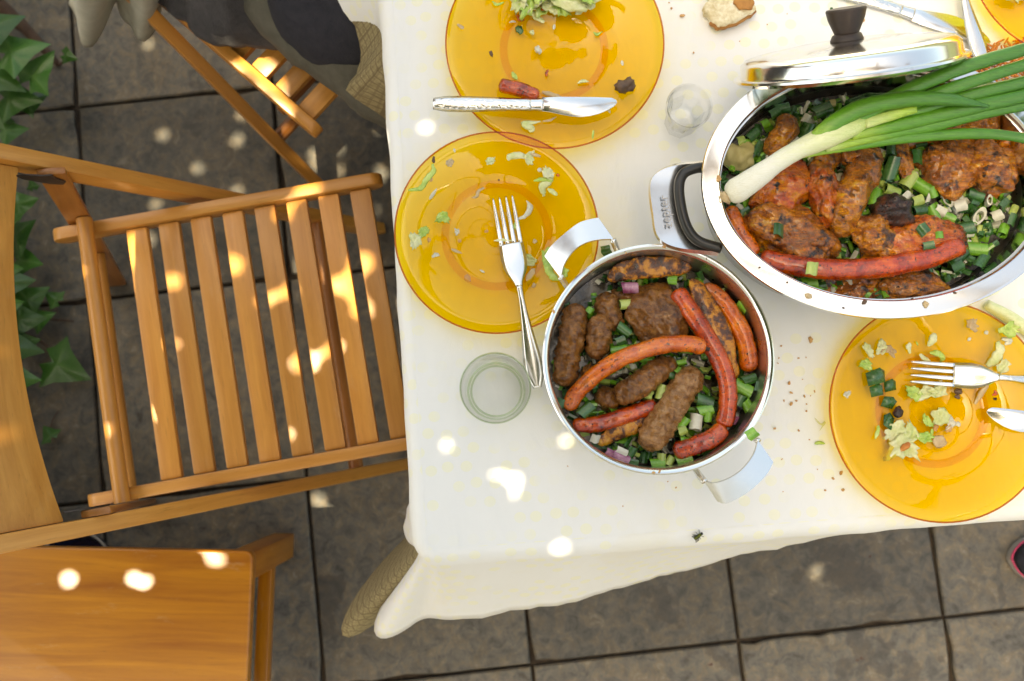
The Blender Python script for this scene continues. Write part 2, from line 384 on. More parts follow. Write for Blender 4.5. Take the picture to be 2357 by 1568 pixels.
M['saus'] = food('grilled_sausage_skin', [(.22, (.24, .022, .003)), (.42, (.54, .085, .007)), (.6, (.72, .17, .012)), (.8, (.78, .27, .024))], 55, .3, (.06, .010, .003), 300, (.59, .66), .6, .0018, coat=1., fibre=.3)
M['saus_red'] = food('dark_red_sausage_skin', [(.25, (.12, .007, .003)), (.42, (.36, .026, .004)), (.58, (.58, .075, .007)), (.78, (.72, .19, .016))], 55, .28, (.04, .007, .003), 300, (.58, .66), .6, .0018, coat=1., fibre=.3)
M['cevap'] = food('browned_mince', [(.28, (.07, .026, .009)), (.45, (.24, .105, .045)), (.6, (.40, .20, .095)), (.78, (.56, .34, .19))], 130, .4, (.04, .015, .006), 210, (.62, .72), 1., .003, coat=.4, fibre=.25)
M['cevap_l'] = food('light_browned_mince', [(.28, (.13, .055, .022)), (.45, (.34, .17, .08)), (.6, (.50, .29, .16)), (.78, (.62, .42, .27))], 130, .42, (.07, .03, .012), 210, (.64, .74), 1., .003, coat=.35, fibre=.2)
M['meat'] = food('roast_meat', [(.25, (.05, .016, .005)), (.40, (.30, .09, .025)), (.55, (.55, .23, .075)), (.75, (.70, .42, .18))], 62, .36, (.022, .008, .003), 75, (.57, .66), 1., .004, (1, 1.8, 1), coat=.5, fibre=.6)
M['meat_red'] = food('red_glazed_roast', [(.25, (.12, .014, .004)), (.40, (.52, .075, .012)), (.56, (.70, .20, .028)), (.76, (.72, .42, .15))], 58, .34, (.022, .007, .003), 75, (.58, .66), 1., .004, (1, 1.6, 1), coat=.55, fibre=.5)
M['meat_pink'] = food('pink_brown_roast', [(.25, (.10, .025, .008)), (.42, (.36, .12, .045)), (.58, (.56, .24, .095)), (.78, (.66, .40, .18))], 60, .36, (.03, .010, .005), 75, (.55, .64), 1., .004, (1, 2.6, 1), coat=.5, fibre=.65)
M['char'] = food('charred_skin', [(.3, (.008, .005, .004)), (.5, (.035, .010, .005)), (.66, (.20, .045, .010)), (.85, (.40, .11, .02))], 70, .4, bstr=.9, bdist=.004, coat=.3)
M['pepper'] = food('grilled_pepper', [(.34, (.012, .006, .003)), (.46, (.12, .03, .005)), (.54, (.55, .19, .010)), (.72, (.74, .38, .03))], 75, .35, bstr=.6, coat=.3)
M['potato'] = food('boiled_potato', [(.3, (.45, .36, .12)), (.7, (.58, .50, .22))], 30, .45, (.2, .12, .04), 60, (.68, .75), .3)
M['g_dark'] = food('dark_onion_green', [(.3, (.010, .055, .010)), (.7, (.045, .17, .03))], 40, .3, bstr=.3, coat=.4)
M['g_mid'] = food('onion_green', [(.3, (.08, .25, .015)), (.7, (.22, .50, .045))], 40, .3, bstr=.3, coat=.4)
M['g_light'] = food('pale_onion_green', [(.3, (.25, .38, .06)), (.7, (.48, .55, .14))], 40, .32, bstr=.2, coat=.3)
M['white_on'] = food('onion_white', [(.3, (.52, .48, .34)), (.7, (.70, .68, .56))], 40, .35, bstr=.2, coat=.3)
M['purple'] = food('purple_onion', [(.4, (.22, .02, .09)), (.6, (.45, .20, .28)), (.8, (.66, .55, .52))], 60, .3, bstr=.2, coat=.4)
M['cabbage'] = food('cabbage_shred', [(.3, (.50, .56, .16)), (.5, (.66, .66, .33)), (.75, (.76, .74, .55))], 45, .35, bstr=.3, coat=.3)
M['cab_green'] = food('green_lettuce_shred', [(.3, (.24, .42, .04)), (.55, (.48, .62, .12)), (.8, (.70, .72, .38))], 50, .35, bstr=.3, coat=.3)
M['onionbit'] = food('cooked_onion', [(.3, (.45, .28, .12)), (.7, (.62, .48, .28))], 50, .35, bstr=.2)
M['scrap'] = food('brown_meat_scrap', [(.3, (.05, .025, .015)), (.7, (.20, .11, .06))], 60, .5, bstr=.9)
M['orange'] = food('grated_carrot', [(.3, (.45, .12, .010)), (.7, (.62, .22, .03))], 50, .5, bstr=.4)
M['crumb'] = food('bread_crumb', [(.3, (.52, .23, .07)), (.7, (.70, .44, .20))], 60, .8, bstr=.5, coat=0)
M['bread'] = food('bread_inside', [(.3, (.60, .46, .24)), (.55, (.78, .68, .46)), (.7, (.86, .80, .66))], 150, .9, bstr=.4, bdist=.002, coat=0)
M['crust'] = food('bread_crust', [(.3, (.30, .10, .02)), (.7, (.52, .24, .06))], 40, .7, bstr=.5, coat=0)
M['sauce'] = food('dark_cooking_juice', [(.3, (.02, .012, .006)), (.6, (.06, .04, .015)), (.8, (.09, .085, .02))], 30, .25, bstr=.5, coat=.5)
M['leafy'] = food('vine_leaf', [(.3, (.035, .075, .015)), (.7, (.09, .15, .03))], 20, .5, bstr=.2, coat=0)
M['stem'] = food('woody_stem', [(.3, (.05, .028, .018)), (.7, (.12, .07, .045))], 40, .85, bstr=.8, coat=0)
m, t, b = newmat('ivy_leaf'); tc = t.nodes.new('ShaderNodeTexCoord'); oi = t.nodes.new('ShaderNodeObjectInfo')
n1 = nz(t, 30, 5, .6, coord(t)); uvx = t.nodes.new('ShaderNodeAttribute'); uvx.attribute_name = 'vein'
c = ramp(t, n1.outputs[0], [(.3, (.014, .065, .008)), (.7, (.045, .15, .018))]).outputs[0]
c = mixc(t, mth(t, 'MULTIPLY', uvx.outputs['Fac'], .45), c, (.10, .20, .05))
hs = t.nodes.new('ShaderNodeHueSaturation'); t.links.new(c, hs.inputs['Color']); t.links.new(mth(t, 'MULTIPLY_ADD', oi.outputs['Random'], .7, .7), hs.inputs['Value'])
t.links.new(hs.outputs[0], b.inputs['Base Color']); sset(b, Roughness=.38); bump(t, b, uvx.outputs['Fac'], .3, .003); M['ivy'] = m
# spring onion: white bulb to green leaves along own length attribute
m, t, b = newmat('spring_onion'); at = t.nodes.new('ShaderNodeAttribute'); at.attribute_name = 'along'
n1 = nz(t, 8, 5, .6, coord(t, scale=(4, 40, 40))); f_ = mth(t, 'ADD', at.outputs['Fac'], mth(t, 'MULTIPLY_ADD', n1.outputs[0], .10, -.05))
c = ramp(t, f_, [(0, (.74, .70, .56)), (.16, (.80, .78, .66)), (.30, (.68, .74, .38)), (.42, (.36, .54, .07)), (.56, (.09, .28, .018)), (1, (.035, .15, .02))]).outputs[0]
n2 = nz(t, 10, 3, .6, coord(t, scale=(6, 160, 160)))
c = mixc(t, .55, c, ramp(t, n2.outputs[0], [(.3, (.25, .25, .25)), (.7, (.78, .78, .74))]).outputs[0], 'OVERLAY')
t.links.new(c, b.inputs['Base Color']); sset(b, Roughness=.36); b.inputs['Coat Weight'].default_value = .2
bump(t, b, n2.outputs[0], .2, .001); M['spring'] = m
m, t, b = newmat('painted_plaster'); n1 = nz(t, 4, 8, .7, coord(t, rnd=False)); t.links.new(ramp(t, n1.outputs[0], [(.3, (.68, .64, .56)), (.7, (.78, .75, .68))]).outputs[0], b.inputs['Base Color']); sset(b, Roughness=.9); bump(t, b, n1.outputs[0], .5, .01); M['plaster'] = m
# stamped handle pattern
m, t, b = newmat('stamped_steel'); sset(b, Base_Color=(.78, .77, .74, 1), Metallic=1., Roughness=.26)
vo = t.nodes.new('ShaderNodeTexVoronoi'); vo.feature = 'DISTANCE_TO_EDGE'; vo.inputs['Scale'].default_value = 1; t.links.new(coord(t, scale=(120, 230, 20), rnd=False), vo.inputs['Vector'])
bump(t, b, ramp(t, vo.outputs['Distance'], [(.03, (0, 0, 0)), (.25, (1, 1, 1))]).outputs[0], .28, .0008); M['stamped'] = m

# ================================================================== SETTING
g = obj('ground', mesh('ground', [(-120, -120, -.035), (120, -120, -.035), (120, 120, -.035), (-120, 120, -.035)], [(0, 1, 2, 3)], False), M['ground']); tag(g, kind='structure')
TA = R_(6.3); PIT = .393
ux, uy = Vector((math.cos(TA), math.sin(TA), 0)), Vector((-math.sin(TA), math.cos(TA), 0)); T0 = Vector((.038, -.431, 0))
def T(i, j): return T0+ux*PIT*i+uy*PIT*j
bed = obj('paving', mesh('paving', [T(-8, -5)+Vector((0, 0, -.012)), T(9, -5)+Vector((0, 0, -.012)), T(9, 11)+Vector((0, 0, -.012)), T(-8, 11)+Vector((0, 0, -.012))], [(0, 1, 2, 3)], False), M['soil']); tag(bed, kind='structure')
def tile_mesh(seed):
    rnd = random.Random(seed); h = (PIT-.0055)/2; N = 18; ring = []
    cs = [(-h, -h), (h, -h), (h, h), (-h, h)]
    chips = [(rnd.random()*4, .02+rnd.random()*.05, .003+rnd.random()*.006) for _ in range(3)]
    for s in range(4):
        a, c_ = cs[s], cs[(s+1) % 4]
        for k in range(N):
            u = k/N; x, y = a[0]+(c_[0]-a[0])*u, a[1]+(c_[1]-a[1])*u
            inn = .0012*abs(noise.noise(Vector((x*60, y*60, seed*3.3))))
            for cp, cw, cdp in chips:
                d = abs((s+u)-cp)*2*h
                if d < cw: inn += cdp*(1-d/cw)
            k_ = 1-inn/h; ring.append((x*k_, y*k_))
    v = []; n = len(ring)
    for sc_, z in ((1, -.03), (1, -.003), (.985, 0)): v += [(x*sc_, y*sc_, z) for x, y in ring]
    f = []
    for L in range(2): f += [(L*n+i, L*n+(i+1) % n, (L+1)*n+(i+1) % n, (L+1)*n+i) for i in range(n)]
    f.append(tuple(2*n+i for i in range(n)))
    me = mesh('paving_stone', v, f); edge_split(me, 30); me.materials.append(M['tile']); return me
tms = [tile_mesh(i) for i in range(7)]
rt = random.Random(3)
for i in range(-6, 7):
    for j in range(-3, 8):
        o = obj('paving_stone', tms[rt.randrange(7)], None, bed); p = T(i+.5, j+.5)
        o.location = (p.x, p.y, rt.uniform(-.0015, .0015)); o.rotation_euler = (rt.uniform(-.003, .003), rt.uniform(-.003, .003), TA+rt.choice((0, 1, 2, 3))*math.pi/2+rt.uniform(-.003, .003))

wl = obj('shade_wall_left', bevel(mesh('shade_wall_left', *box(-1.34, -1.14, -1.6, 3.4, -.03, .75)), .01), M['plaster'])
tag(wl, 'low plastered garden wall that the ivy climbs', 'wall')  # unseen, put in to darken the left paving; pale to bounce light back

hw = obj('house_wall', bevel(mesh('house_wall', *box(-4.5, 3.2, -2.75, -2.5, -.03, 3.0)), .01), M['plaster']); tag(hw, 'plastered house wall standing behind the photographer', 'wall')  # added out of view to block low sky light from the near side
# pergola frame (stands outside the picture) and the leaves that shade the table
pg = thing('pergola', (.8, -.8, 0), 'timber pergola of posts and beams carrying the vine leaves over the table', 'pergola')
for x, y in ((.6, -2.0), (.6, 1.5), (-2.75, -2.0), (-2.75, 1.5)):
    bar('post', (x, y, -.03), (x, y, 2.19), .1, .1, M['grey_wood'], pg, up=(0, 1, 0), wp=True)
for y in (-2.0, 1.5): bar('beam', (-3., y, 2.25), (.8, y, 2.25), .08, .12, M['grey_wood'], pg, wp=True)
for x in (-2.7, -1.9, -1.1, -.3, .5): bar('rafter', (x, -2.2, 2.34), (x, 1.7, 2.34), .05, .06, M['grey_wood'], pg, wp=True)

SPOTS = [  # pixel, height, clear radius of the gap in the leaves
 (980, 290, .745, .011), (1190, 1105, .745, .010), (1183, 1162, .745, .004), (1030, 1025, .745, .011), (1290, 1262, .745, .013), (1300, 1015, .745, .009),
 (1140, 1090, .745, .004), (884, 312, .72, .009), (905, 640, .72, .008), (893, 360, .72, .005),
 (305, 560, .45, .011), (308, 590, .45, .011), (333, 560, .45, .008), (338, 585, .45, .006), (400, 645, .45, .008), (488, 769, .45, .008), (350, 791, .45, .007),
 (370, 945, .45, .009), (415, 945, .45, .008), (487, 846, .45, .004), (518, 598, .45, .006), (612, 690, .45, .005), (600, 690, .45, .003), (668, 668, .45, .008),
 (653, 489, .45, .009), (725, 434, .45, .010), (703, 435, .45, .005), (699, 832, .45, .012), (712, 842, .45, .006), (835, 712, .45, .011), (828, 598, .45, .010), (842, 602, .45, .009), (818, 660, .45, .007),
 (770, 655, .45, .007), (772, 800, .45, .006), (325, 663, .45, .005), (178, 628, .48, .006), (660, 1000, .45, .004), (418, 790, .45, .003),
 (592, 140, .45, .011), (618, 172, .45, .012), (637, 195, .45, .009), (664, 255, .45, .007), (768, 265, .15, .006), (742, 322, .15, .005),
 (497, 1285, .33, .003), (545, 1288, .33, .004), (312, 1330, .33, .004), (337, 1340, .33, .003),
 (377, 311, 0, .007), (549, 323, 0, .008), (457, 387, 0, .006), (547, 440, 0, .006), (343, 100, 0, .005), (361, 471, 0, .005), (560, 264, 0, .006),
 (728, 352, 0, .006), (796, 343, 0, .008), (830, 315, 0, .009), (730, 385, 0, .005), (790, 395, 0, .006), (806, 368, 0, .006), (872, 400, 0, .014), (850, 455, 0, .011), (853, 490, 0, .013), (876, 640, 0, .010),
 (345, 552, 0, .009), (733, 1148, 0, .007), (485, 1220, 0, .006), (1882, 1315, 0, .008), (690, 920, 0, .004)]
def leaf_canopy():
    N1, N2 = 52000, 14000
    c = np.concatenate([np.stack([np.random.uniform(-2.05, .25, N1), np.random.uniform(-1.02, .78, N1), np.random.uniform(2.38, 2.60, N1)], 1),
                        np.stack([np.random.uniform(-2.1, .24, N2), np.random.uniform(-1.05, .85, N2), np.random.uniform(2.38, 2.62, N2)], 1)])
    c = c[((c[:, 0] < .08) | (c[:, 1] < -.36)) & ((c[:, 1] < .40) | (c[:, 0] < -.45))]
    rad = np.random.uniform(.022, .040, len(c))
    s = np.array(SUN)
    for it in range(7):
        for px, py, z, r in SPOTS:
            p = np.array(P(px, py, z)); d = c-p; t_ = d @ s; q = d-np.outer(t_, s); L = np.linalg.norm(q, axis=1)
            need = rad*.90+(r*.55 if z > .6 else r*.85+.0045); k = L < need
            if it == 6: c, rad = c[L > need*.93], rad[L > need*.93]; continue
            if k.any(): c[k] += (q[k]/np.maximum(L[k], 1e-6)[:, None])*(need[k]-L[k])[:, None]
    n = len(c); a0 = np.random.uniform(0, 6.28, n); tx, ty = np.random.uniform(-.3, .3, n), np.random.uniform(-.3, .3, n)
    V = np.zeros((n, 7, 3)); V[:, 0] = c; 
    for k in range(6):
        rr = rad*(1. if k % 2 == 0 else .93); x = rr*np.cos(a0+k*math.pi/3); y = rr*np.sin(a0+k*math.pi/3)
        V[:, k+1] = c+np.stack([x, y, x*tx+y*ty-.006], 1)
    tri = np.array([[0, k+1, (k+1) % 6+1] for k in range(6)])
    Fx = (np.arange(n)[:, None, None]*7+tri[None]).reshape(-1, 3)
    me = bpy.data.meshes.new('vine_canopy'); me.vertices.add(n*7); me.vertices.foreach_set('co', V.reshape(-1))
    me.loops.add(len(Fx)*3); me.loops.foreach_set('vertex_index', Fx.reshape(-1).astype(np.int32))
    me.polygons.add(len(Fx)); me.polygons.foreach_set('loop_start', np.arange(0, len(Fx)*3, 3, dtype=np.int32)); me.polygons.foreach_set('loop_total', np.full(len(Fx), 3, dtype=np.int32))
    me.update(); me.validate(); return me
cn = obj('vine_canopy', leaf_canopy(), M['leafy']); tag(cn, 'dense vine leaves overhead that let small round sun spots through', 'vine leaves', kind='stuff')

# ------------------------------------------------------------------ table and cloths
TR = R_(4.2); TX, TY = Vector((math.cos(TR), math.sin(TR), 0)), Vector((-math.sin(TR), math.cos(TR), 0))
K = P(950, 1305, .74); K.z = 0; TW, TL, TZ = .92, 1.55, .742
K0 = K+TX*.012+TY*.012                 # corner of the board itself
def tl(a, b_, z): p = K+TX*a+TY*b_; return Vector((p.x, p.y, z))
tab = thing('dining_table', (tl(.45, .75, 0)), 'rectangular garden table hidden under the white tablecloth', 'table', rz=TR)
for o_ in [0]:
    me = bevel(mesh('table_top', *box(-.435, .435, -.735, .735, .712, .736)), .006); obj('table_top', me, M['brown_wood'], tab, False)
    for sx in (-1, 1):
        for sy in (-1, 1): bar('leg', (sx*.38, sy*.68, 0), (sx*.38, sy*.68, .711), .06, .06, M['brown_wood'], tab, up=(0, 1, 0))
def cloth_mesh(name, ztop, drop, corner_extra, flare, inset=0, hole=False, rc=.03, folds=.012, nz_=22, lap=None):
    """cloth over the table: flat top plus a hanging skirt round the rounded perimeter.
       flare(side, s) -> outward reach at the hem; side 0 left,1 bottom,2 right,3 top; s metres from the lower-left corner"""
    a0, a1, b0, b1 = inset, TW-inset, inset, TL-inset
    per = []   # (a,b,na,nb,side,s,cornerweight)
    def corner(cx, cy, ang0, side, n=44):
        for k in range(n+1):
            an = ang0+math.pi/2*k/n; wgt = math.sin(math.pi*k/n)
            per.append((cx+rc*math.cos(an), cy+rc*math.sin(an), math.cos(an), math.sin(an), side, k/n, wgt))
    def edge(p, q, nrm, side, n):
        for k in range(1, n):
            u = k/n; per.append((p[0]+(q[0]-p[0])*u, p[1]+(q[1]-p[1])*u, nrm[0], nrm[1], side, (u if side in (1, 2) else 1-u)*math.hypot(q[0]-p[0], q[1]-p[1]), 0))
    corner(a0+rc, b0+rc, math.pi, 10); edge((a0+rc, b0), (a1-rc, b0), (0, -1), 1, 70)
    corner(a1-rc, b0+rc, 1.5*math.pi, 11); edge((a1, b0+rc), (a1, b1-rc), (1, 0), 2, 60)
    corner(a1-rc, b1-rc, 0, 12); edge((a1-rc, b1), (a0+rc, b1), (0, 1), 3, 50)
    corner(a0+rc, b1-rc, .5*math.pi, 13); edge((a0, b1-rc), (a0, b0+rc), (-1, 0), 0, 130)
    n = len(per); v, f, uv = [], [], []
    re = .017
    for (a, b_, na, nb, side, s, cw) in per:
        L = drop+corner_extra*((cw if drop > .3 else math.exp(-((s-.56)/.22)**2)) if side == 10 else .6*cw); fl = flare(side, s, cw)
        if side == 0 and lap: q_ = max(0, min(1, (s-lap[0])/.06)); L += (lap[1]-L)*q_
        ph = noise.noise(Vector((a*9, b_*9, 3.1)))*3
        for j in range(nz_+1):
            t_ = (j/nz_)**1.7; d = L*t_
            if d < re*1.57: an = d/re; out = re*math.sin(an)-re; dz = re*(1-math.cos(an))
            else: dz = re+(d-re*1.57); out = 0
            tt = max(0, t_-.08)/.92
            out += fl*tt**1.15+folds*tt*(noise.noise(Vector((a*16, b_*16, 7+ztop)))+.4*noise.noise(Vector((a*45, b_*45, 1))))*(0 if side == 10 else 1)
            out += .0035*noise.noise(Vector((a*22, b_*22, 2)))*(1-t_)*min(1, t_*5)
            dz *= max(.55, math.sqrt(max(0, 1-(fl/max(L, .01))**2)))
            p = tl(a+na*out, b_+nb*out, ztop-dz); v.append(p); uv.append((a+na*d, b_+nb*d))
    m1 = nz_+1
    for i in range(n):
        i2 = (i+1) % n
        for j in range(nz_): f.append((i*m1+j, i2*m1+j, i2*m1+j+1, i*m1+j+1))
    if not hole:   # flat top: concentric shrink of the perimeter to an inner grid
        base = len(v); prev = [i*m1 for i in range(n)]; ca, cb = TW/2, TL/2
        K_ = 32; ks = [.997, .99]+[1-r/30 for r in range(1, 31)]
        for r in range(1, K_+1):
            k = ks[r-1]; cur = []
            if r == K_:
                v.append(tl(ca, cb, ztop)); uv.append((ca, cb)); c0 = len(v)-1
                for i in range(n): f.append((prev[(i+1) % n], prev[i], c0))
                break
            for (a, b_, na, nb, *_r) in per:
                aa, bb = ca+(a-na*re-ca)*k, cb+(b_-nb*re-cb)*k
                h = (.0016*noise.noise(Vector((aa*9, bb*5, 4)))+.0009*noise.noise(Vector((aa*25, bb*22, 8))))*min(1, (1-k)*25)
                v.append(tl(aa, bb, ztop+min(h, .0012))); uv.append((aa, bb)); cur.append(len(v)-1)
            for i in range(n): f.append((prev[(i+1) % n], prev[i], cur[i], cur[(i+1) % n]))
            prev = cur
    me = bpy.data.meshes.new(name); me.from_pydata([tuple(p) for p in v], [], f); me.update()
    ul = me.uv_layers.new(name='UVMap'); vi = np.zeros(len(me.loops), dtype=np.int32); me.loops.foreach_get('vertex_index', vi)
    ul.data.foreach_set('uv', np.array(uv)[vi].reshape(-1)); me.shade_smooth()
    return me
def fl_white(side, s, cw):
    if side == 10:
        q = max(0, min(1, (s-.35)/.4)); return .03*(1-q)+.092*q*q*(3-2*q)+.085*math.exp(-((s-.56)/(.09 if s < .56 else .15))**2)
    if side == 1: return .088*math.exp(-(s/.42)**2)+.004
    if side == 0:
        k = .026*math.exp(-(s/.05)**2); q = max(0, min(1, (s-.58)/.14)); return .004+k+.085*q*q*(3-2*q)+.012*math.exp(-((s-.27)/.02)**2)
    return .02+.05*cw
def fl_tan(side, s, cw):
    if side == 10: return .03*(1-s)+.05*s+.185*math.exp(-((s-.48)/(.15 if s < .5 else .14))**2)
    if side == 1: return .03+.025*math.exp(-(s/.07)**2)
    if side == 0:
        q = max(0, min(1, (s-.535)/.05)); return .008+.022*math.exp(-(s/.03)**2)+(.075+.02*math.sin((s-.5)*42))*q*q*(3-2*q)
    return .03+.06*cw
me = cloth_mesh('tablecloth', TZ, .195, .085, fl_white, lap=(.60, .15), folds=.008)
tc_ = obj('tablecloth', me, M['cloth']); tag(tc_, 'white tablecloth with faint pale yellow dots draped over the table', 'tablecloth')
sm = tc_.modifiers.new('s', 'SOLIDIFY'); sm.thickness = .0007; sm.offset = 1
me = cloth_mesh('undercloth', TZ-.004, .335, .06, fl_tan, inset=.012, hole=False, folds=.012, lap=(.50, .17))
uc = obj('undercloth', me, M['burlap']); tag(uc, 'tan checked burlap cloth showing below the white tablecloth', 'tablecloth')
CT = TZ+.001    # top of the cloth

# ------------------------------------------------------------------ slatted folding chairs
def stile_x(z): return .188-z*.5236
def leg_x(z): return -.335+z*.298
def make_chair(root):
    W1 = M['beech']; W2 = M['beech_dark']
    for s in (1, -1):
        up = (0, s, 0)
        bar('stile', (stile_x(.0), .231*s, .0), (stile_x(.815), .231*s, .815), .034, .021, W1, root, up=up, round_=0)
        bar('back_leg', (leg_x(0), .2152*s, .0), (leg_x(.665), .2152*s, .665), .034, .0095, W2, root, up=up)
        bar('seat_rail', (-.245, .198*s, .440), (.252, .198*s, .440), .0185, .034, W1, root, round_=1)
        pl = mesh('hinge_plate', *extrude_poly([(-.032, -.004), (-.026, .006), (-.008, .012), (.0, .020), (.01, .012), (.03, .006), (.034, -.004), (.02, -.010), (-.02, -.010)], 0, .002))
        o = obj('hinge_plate', bevel(pl, .0006), M['knob'], root, False)
        o.matrix_local = Matrix.Translation((stile_x(.66)+.006, .2098*s, .66)) @ Matrix.Rotation(R_(62), 4, 'Y') @ Matrix.Rotation(R_(90*s), 4, 'X')
    for k in range(8):
        x = -.121+k*.0482
        bar('slat', (x, -.188, .440), (x, .188, .440), .031, .014, W1, root)
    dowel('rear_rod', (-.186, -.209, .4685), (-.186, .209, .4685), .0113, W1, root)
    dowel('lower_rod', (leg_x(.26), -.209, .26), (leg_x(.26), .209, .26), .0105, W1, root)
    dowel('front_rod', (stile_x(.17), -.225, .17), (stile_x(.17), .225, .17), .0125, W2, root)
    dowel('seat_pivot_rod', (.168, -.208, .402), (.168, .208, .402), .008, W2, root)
    v, f = [], []; n = 24; dirx, dirz = Vector((-.4638, .8859)).normalized()
    for i in range(n+1):
        y = -.220+.440*i/n; bow = -.026*(1-(y/.220)**2)
        for (h, th) in ((0, 0), (.115, 0), (.115, .012), (0, .012)):
            zz = .684+h*dirz; v.append((stile_x(.684)+h*dirx+bow+.004-th*.886, y, zz-th*.46))
    for i in range(n):
        for j in range(4): f.append((i*4+j, i*4+(j+1) % 4, (i+1)*4+(j+1) % 4, (i+1)*4+j))
    f += [(0, 1, 2, 3), (n*4, n*4+1, n*4+2, n*4+3)]
    me = mesh('backrest', [(p[1], -p[0], p[2]) for p in v], f); bevel(me, .003)
    o = obj('backrest', me, W1, root, False); o.matrix_local = Matrix.Rotation(R_(90), 4, 'Z')
C1 = Vector((-.408, .143, 0)); A1 = math.atan2(.176, .984)
ch1 = thing('folding_chair', C1, 'empty slatted beech folding chair dappled with sun spots, pulled up to the tablecloth', 'chair', rz=A1)
make_chair(ch1)
pb, pf = P(490, 92, .457), P(722, 292, .457); f2 = (pf-pb).normalized(); n2_ = Vector((-f2.y, f2.x, 0))
C2 = pf-f2*.245+n2_*.198; C2.z = 0; A2 = math.atan2(f2.y, f2.x)
ch2 = copy_tree(ch1); ch2.location = C2; ch2.rotation_euler = (0, 0, A2)
tag(ch2, 'slatted beech folding chair under the seated person in the charcoal sweater', 'chair')

# ------------------------------------------------------------------ low orange stool
SZ = .33
sc_c = P(583, 1268, SZ); sa = R_(-1.0)
st = thing('low_stool', (sc_c.x, sc_c.y, 0), 'low stool with a worn orange varnished wooden top beside the slatted chair', 'stool', rz=sa)
def rrect(x0, x1, y0, y1, r, n=6):
    out = []
    for cx, cy, a0 in ((x1-r, y1-r, 0), (x0+r, y1-r, 90), (x0+r, y0+r, 180), (x1-r, y0+r, 270)):
        for k in range(n+1): a = R_(a0+90*k/n); out.append((cx+r*math.cos(a), cy+r*math.sin(a)))
    return out
me = bevel(mesh('seat', *extrude_poly(rrect(-.62, 0, -.36, 0, .014), SZ-.022, SZ)), .004, 3); obj('seat', me, M['orange_wood'], st, False)
for x in (-.032, -.588):
    for y in (-.03, -.33):
        bar('leg', (x, y, 0), (x, y, SZ-.0225), .04, .045, M['orange_wood'], st, up=(0, 1, 0))
bar('stretcher', (-.032, -.31, .115), (-.032, -.05, .115), .024, .03, M['orange_wood'], st)
bar('stretcher', (-.588, -.31, .115), (-.588, -.05, .115), .024, .03, M['orange_wood'], st)
bar('apron', (-.566, -.025, SZ-.05), (-.054, -.025, SZ-.05), .018, .05, M['orange_wood'], st)

# ------------------------------------------------------------------ blue bowl on the floor
bw = thing('round_bowl', P(200, 1300, 0), 'dark blue round bowl with a pale rim on the paving below the chair rail', 'bowl')
v, f = lathe([(.0, .002), (.05, .002), (.062, .02), (.07, .05), (.066, .05), (.058, .022), (.047, .008), (.0, .008)], 40)
c0 = bw.location; obj('bowl_wall', edge_split(mesh('bowl_wall', v, f)), M['blue'], bw, False)
v, f = tube([(.068*math.cos(a), .068*math.sin(a), .0515) for a in np.linspace(0, 2*math.pi, 49)], .0022, 49, 6); obj('rim', mesh('rim', v, f), M['bluerim'], bw, False)

# ------------------------------------------------------------------ ivy
def ivy_mesh(seed):
    rnd = random.Random(seed)
    ang = [-90, -62, -35, -10, 12, 40, 66, 90, 114, 140, 168, 190, 215, 242]
    rr = [.18, .62, .55, .92, .62, .60, .70, 1.15, .70, .60, .62, .92, .55, .62]
    v = [(0, 0, 0)]; vein = [1.]
    for ring, k in ((.5, .5), (1, 1)):
        for a, r in zip(ang, rr):
            r2 = r*k*(1+rnd.uniform(-.07, .07)); a2 = R_(a+rnd.uniform(-4, 4))
            x, y = r2*math.cos(a2), r2*math.sin(a2)
            v.append((x, y, -.10*(x*x+y*y)+rnd.uniform(-.04, .04)*k+(.05 if r > .9 or r == 1.15 else -.03)*k)); vein.append(.8 if (r > .9 and k < 1) else 0)
    n = len(ang); f = [(0, 1+i, 1+(i+1) % n) for i in range(n)]+[(1+i, 1+n+i, 1+n+(i+1) % n, 1+(i+1) % n) for i in range(n)]
    me = mesh('leaf', v, f); at_ = me.attributes.new('vein', 'FLOAT', 'POINT'); at_.data.foreach_set('value', vein)
    bm = bmesh.new(); bm.from_mesh(me); bmesh.ops.subdivide_edges(bm, edges=bm.edges[:], cuts=1, use_grid_fill=True, smooth=.4); bm.to_mesh(me); bm.free(); me.shade_smooth()
    me.materials.append(M['ivy']); return me
ivm = [ivy_mesh(i) for i in range(4)]
def ivy(label, leaves, stems, cat='ivy'):
    p0 = P(leaves[0][0], leaves[0][1], 0); r = thing('ivy_plant', p0, label, cat)
    for px, py, z, rad, rot in leaves:
        o = obj('leaf', ivm[int(px+py) % 4], None, r); s = rad/FPX*(CAM_H-z)
        p = P(px, py, z); o.location = p; o.scale = (s, s, s); o.rotation_euler = (random.uniform(-.35, .35), random.uniform(-.2, .45), R_(rot))
    for pts, rd in stems:
        v, f = tube([P(*q) for q in pts], rd, 14, 8, amp=rd[0]*.15, freq=80); obj('stem', mesh('stem', v, f), M['stem'], r)
ivy('large dark ivy leaves on the brown woody stem beside the person in charcoal', [(25, 120, .17, 78, -70), (75, 175, .14, 72, -40), (20, 225, .12, 70, -95), (60, 235, .10, 45, -60), (12, 300, .10, 45, -80), (-25, 170, .16, 75, -110), (152, 128, .06, 26, 250), (-20, 60, .2, 70, -60), (-30, 270, .1, 60, -100)],
    [([(-60, -40, .10), (20, 30, .06), (80, 90, .03), (135, 150, .008)], [.016, .013, .011, .005]), ([(135, 150, .008), (150, 140, .03), (152, 130, .055)], [.003, .0025, .002])])
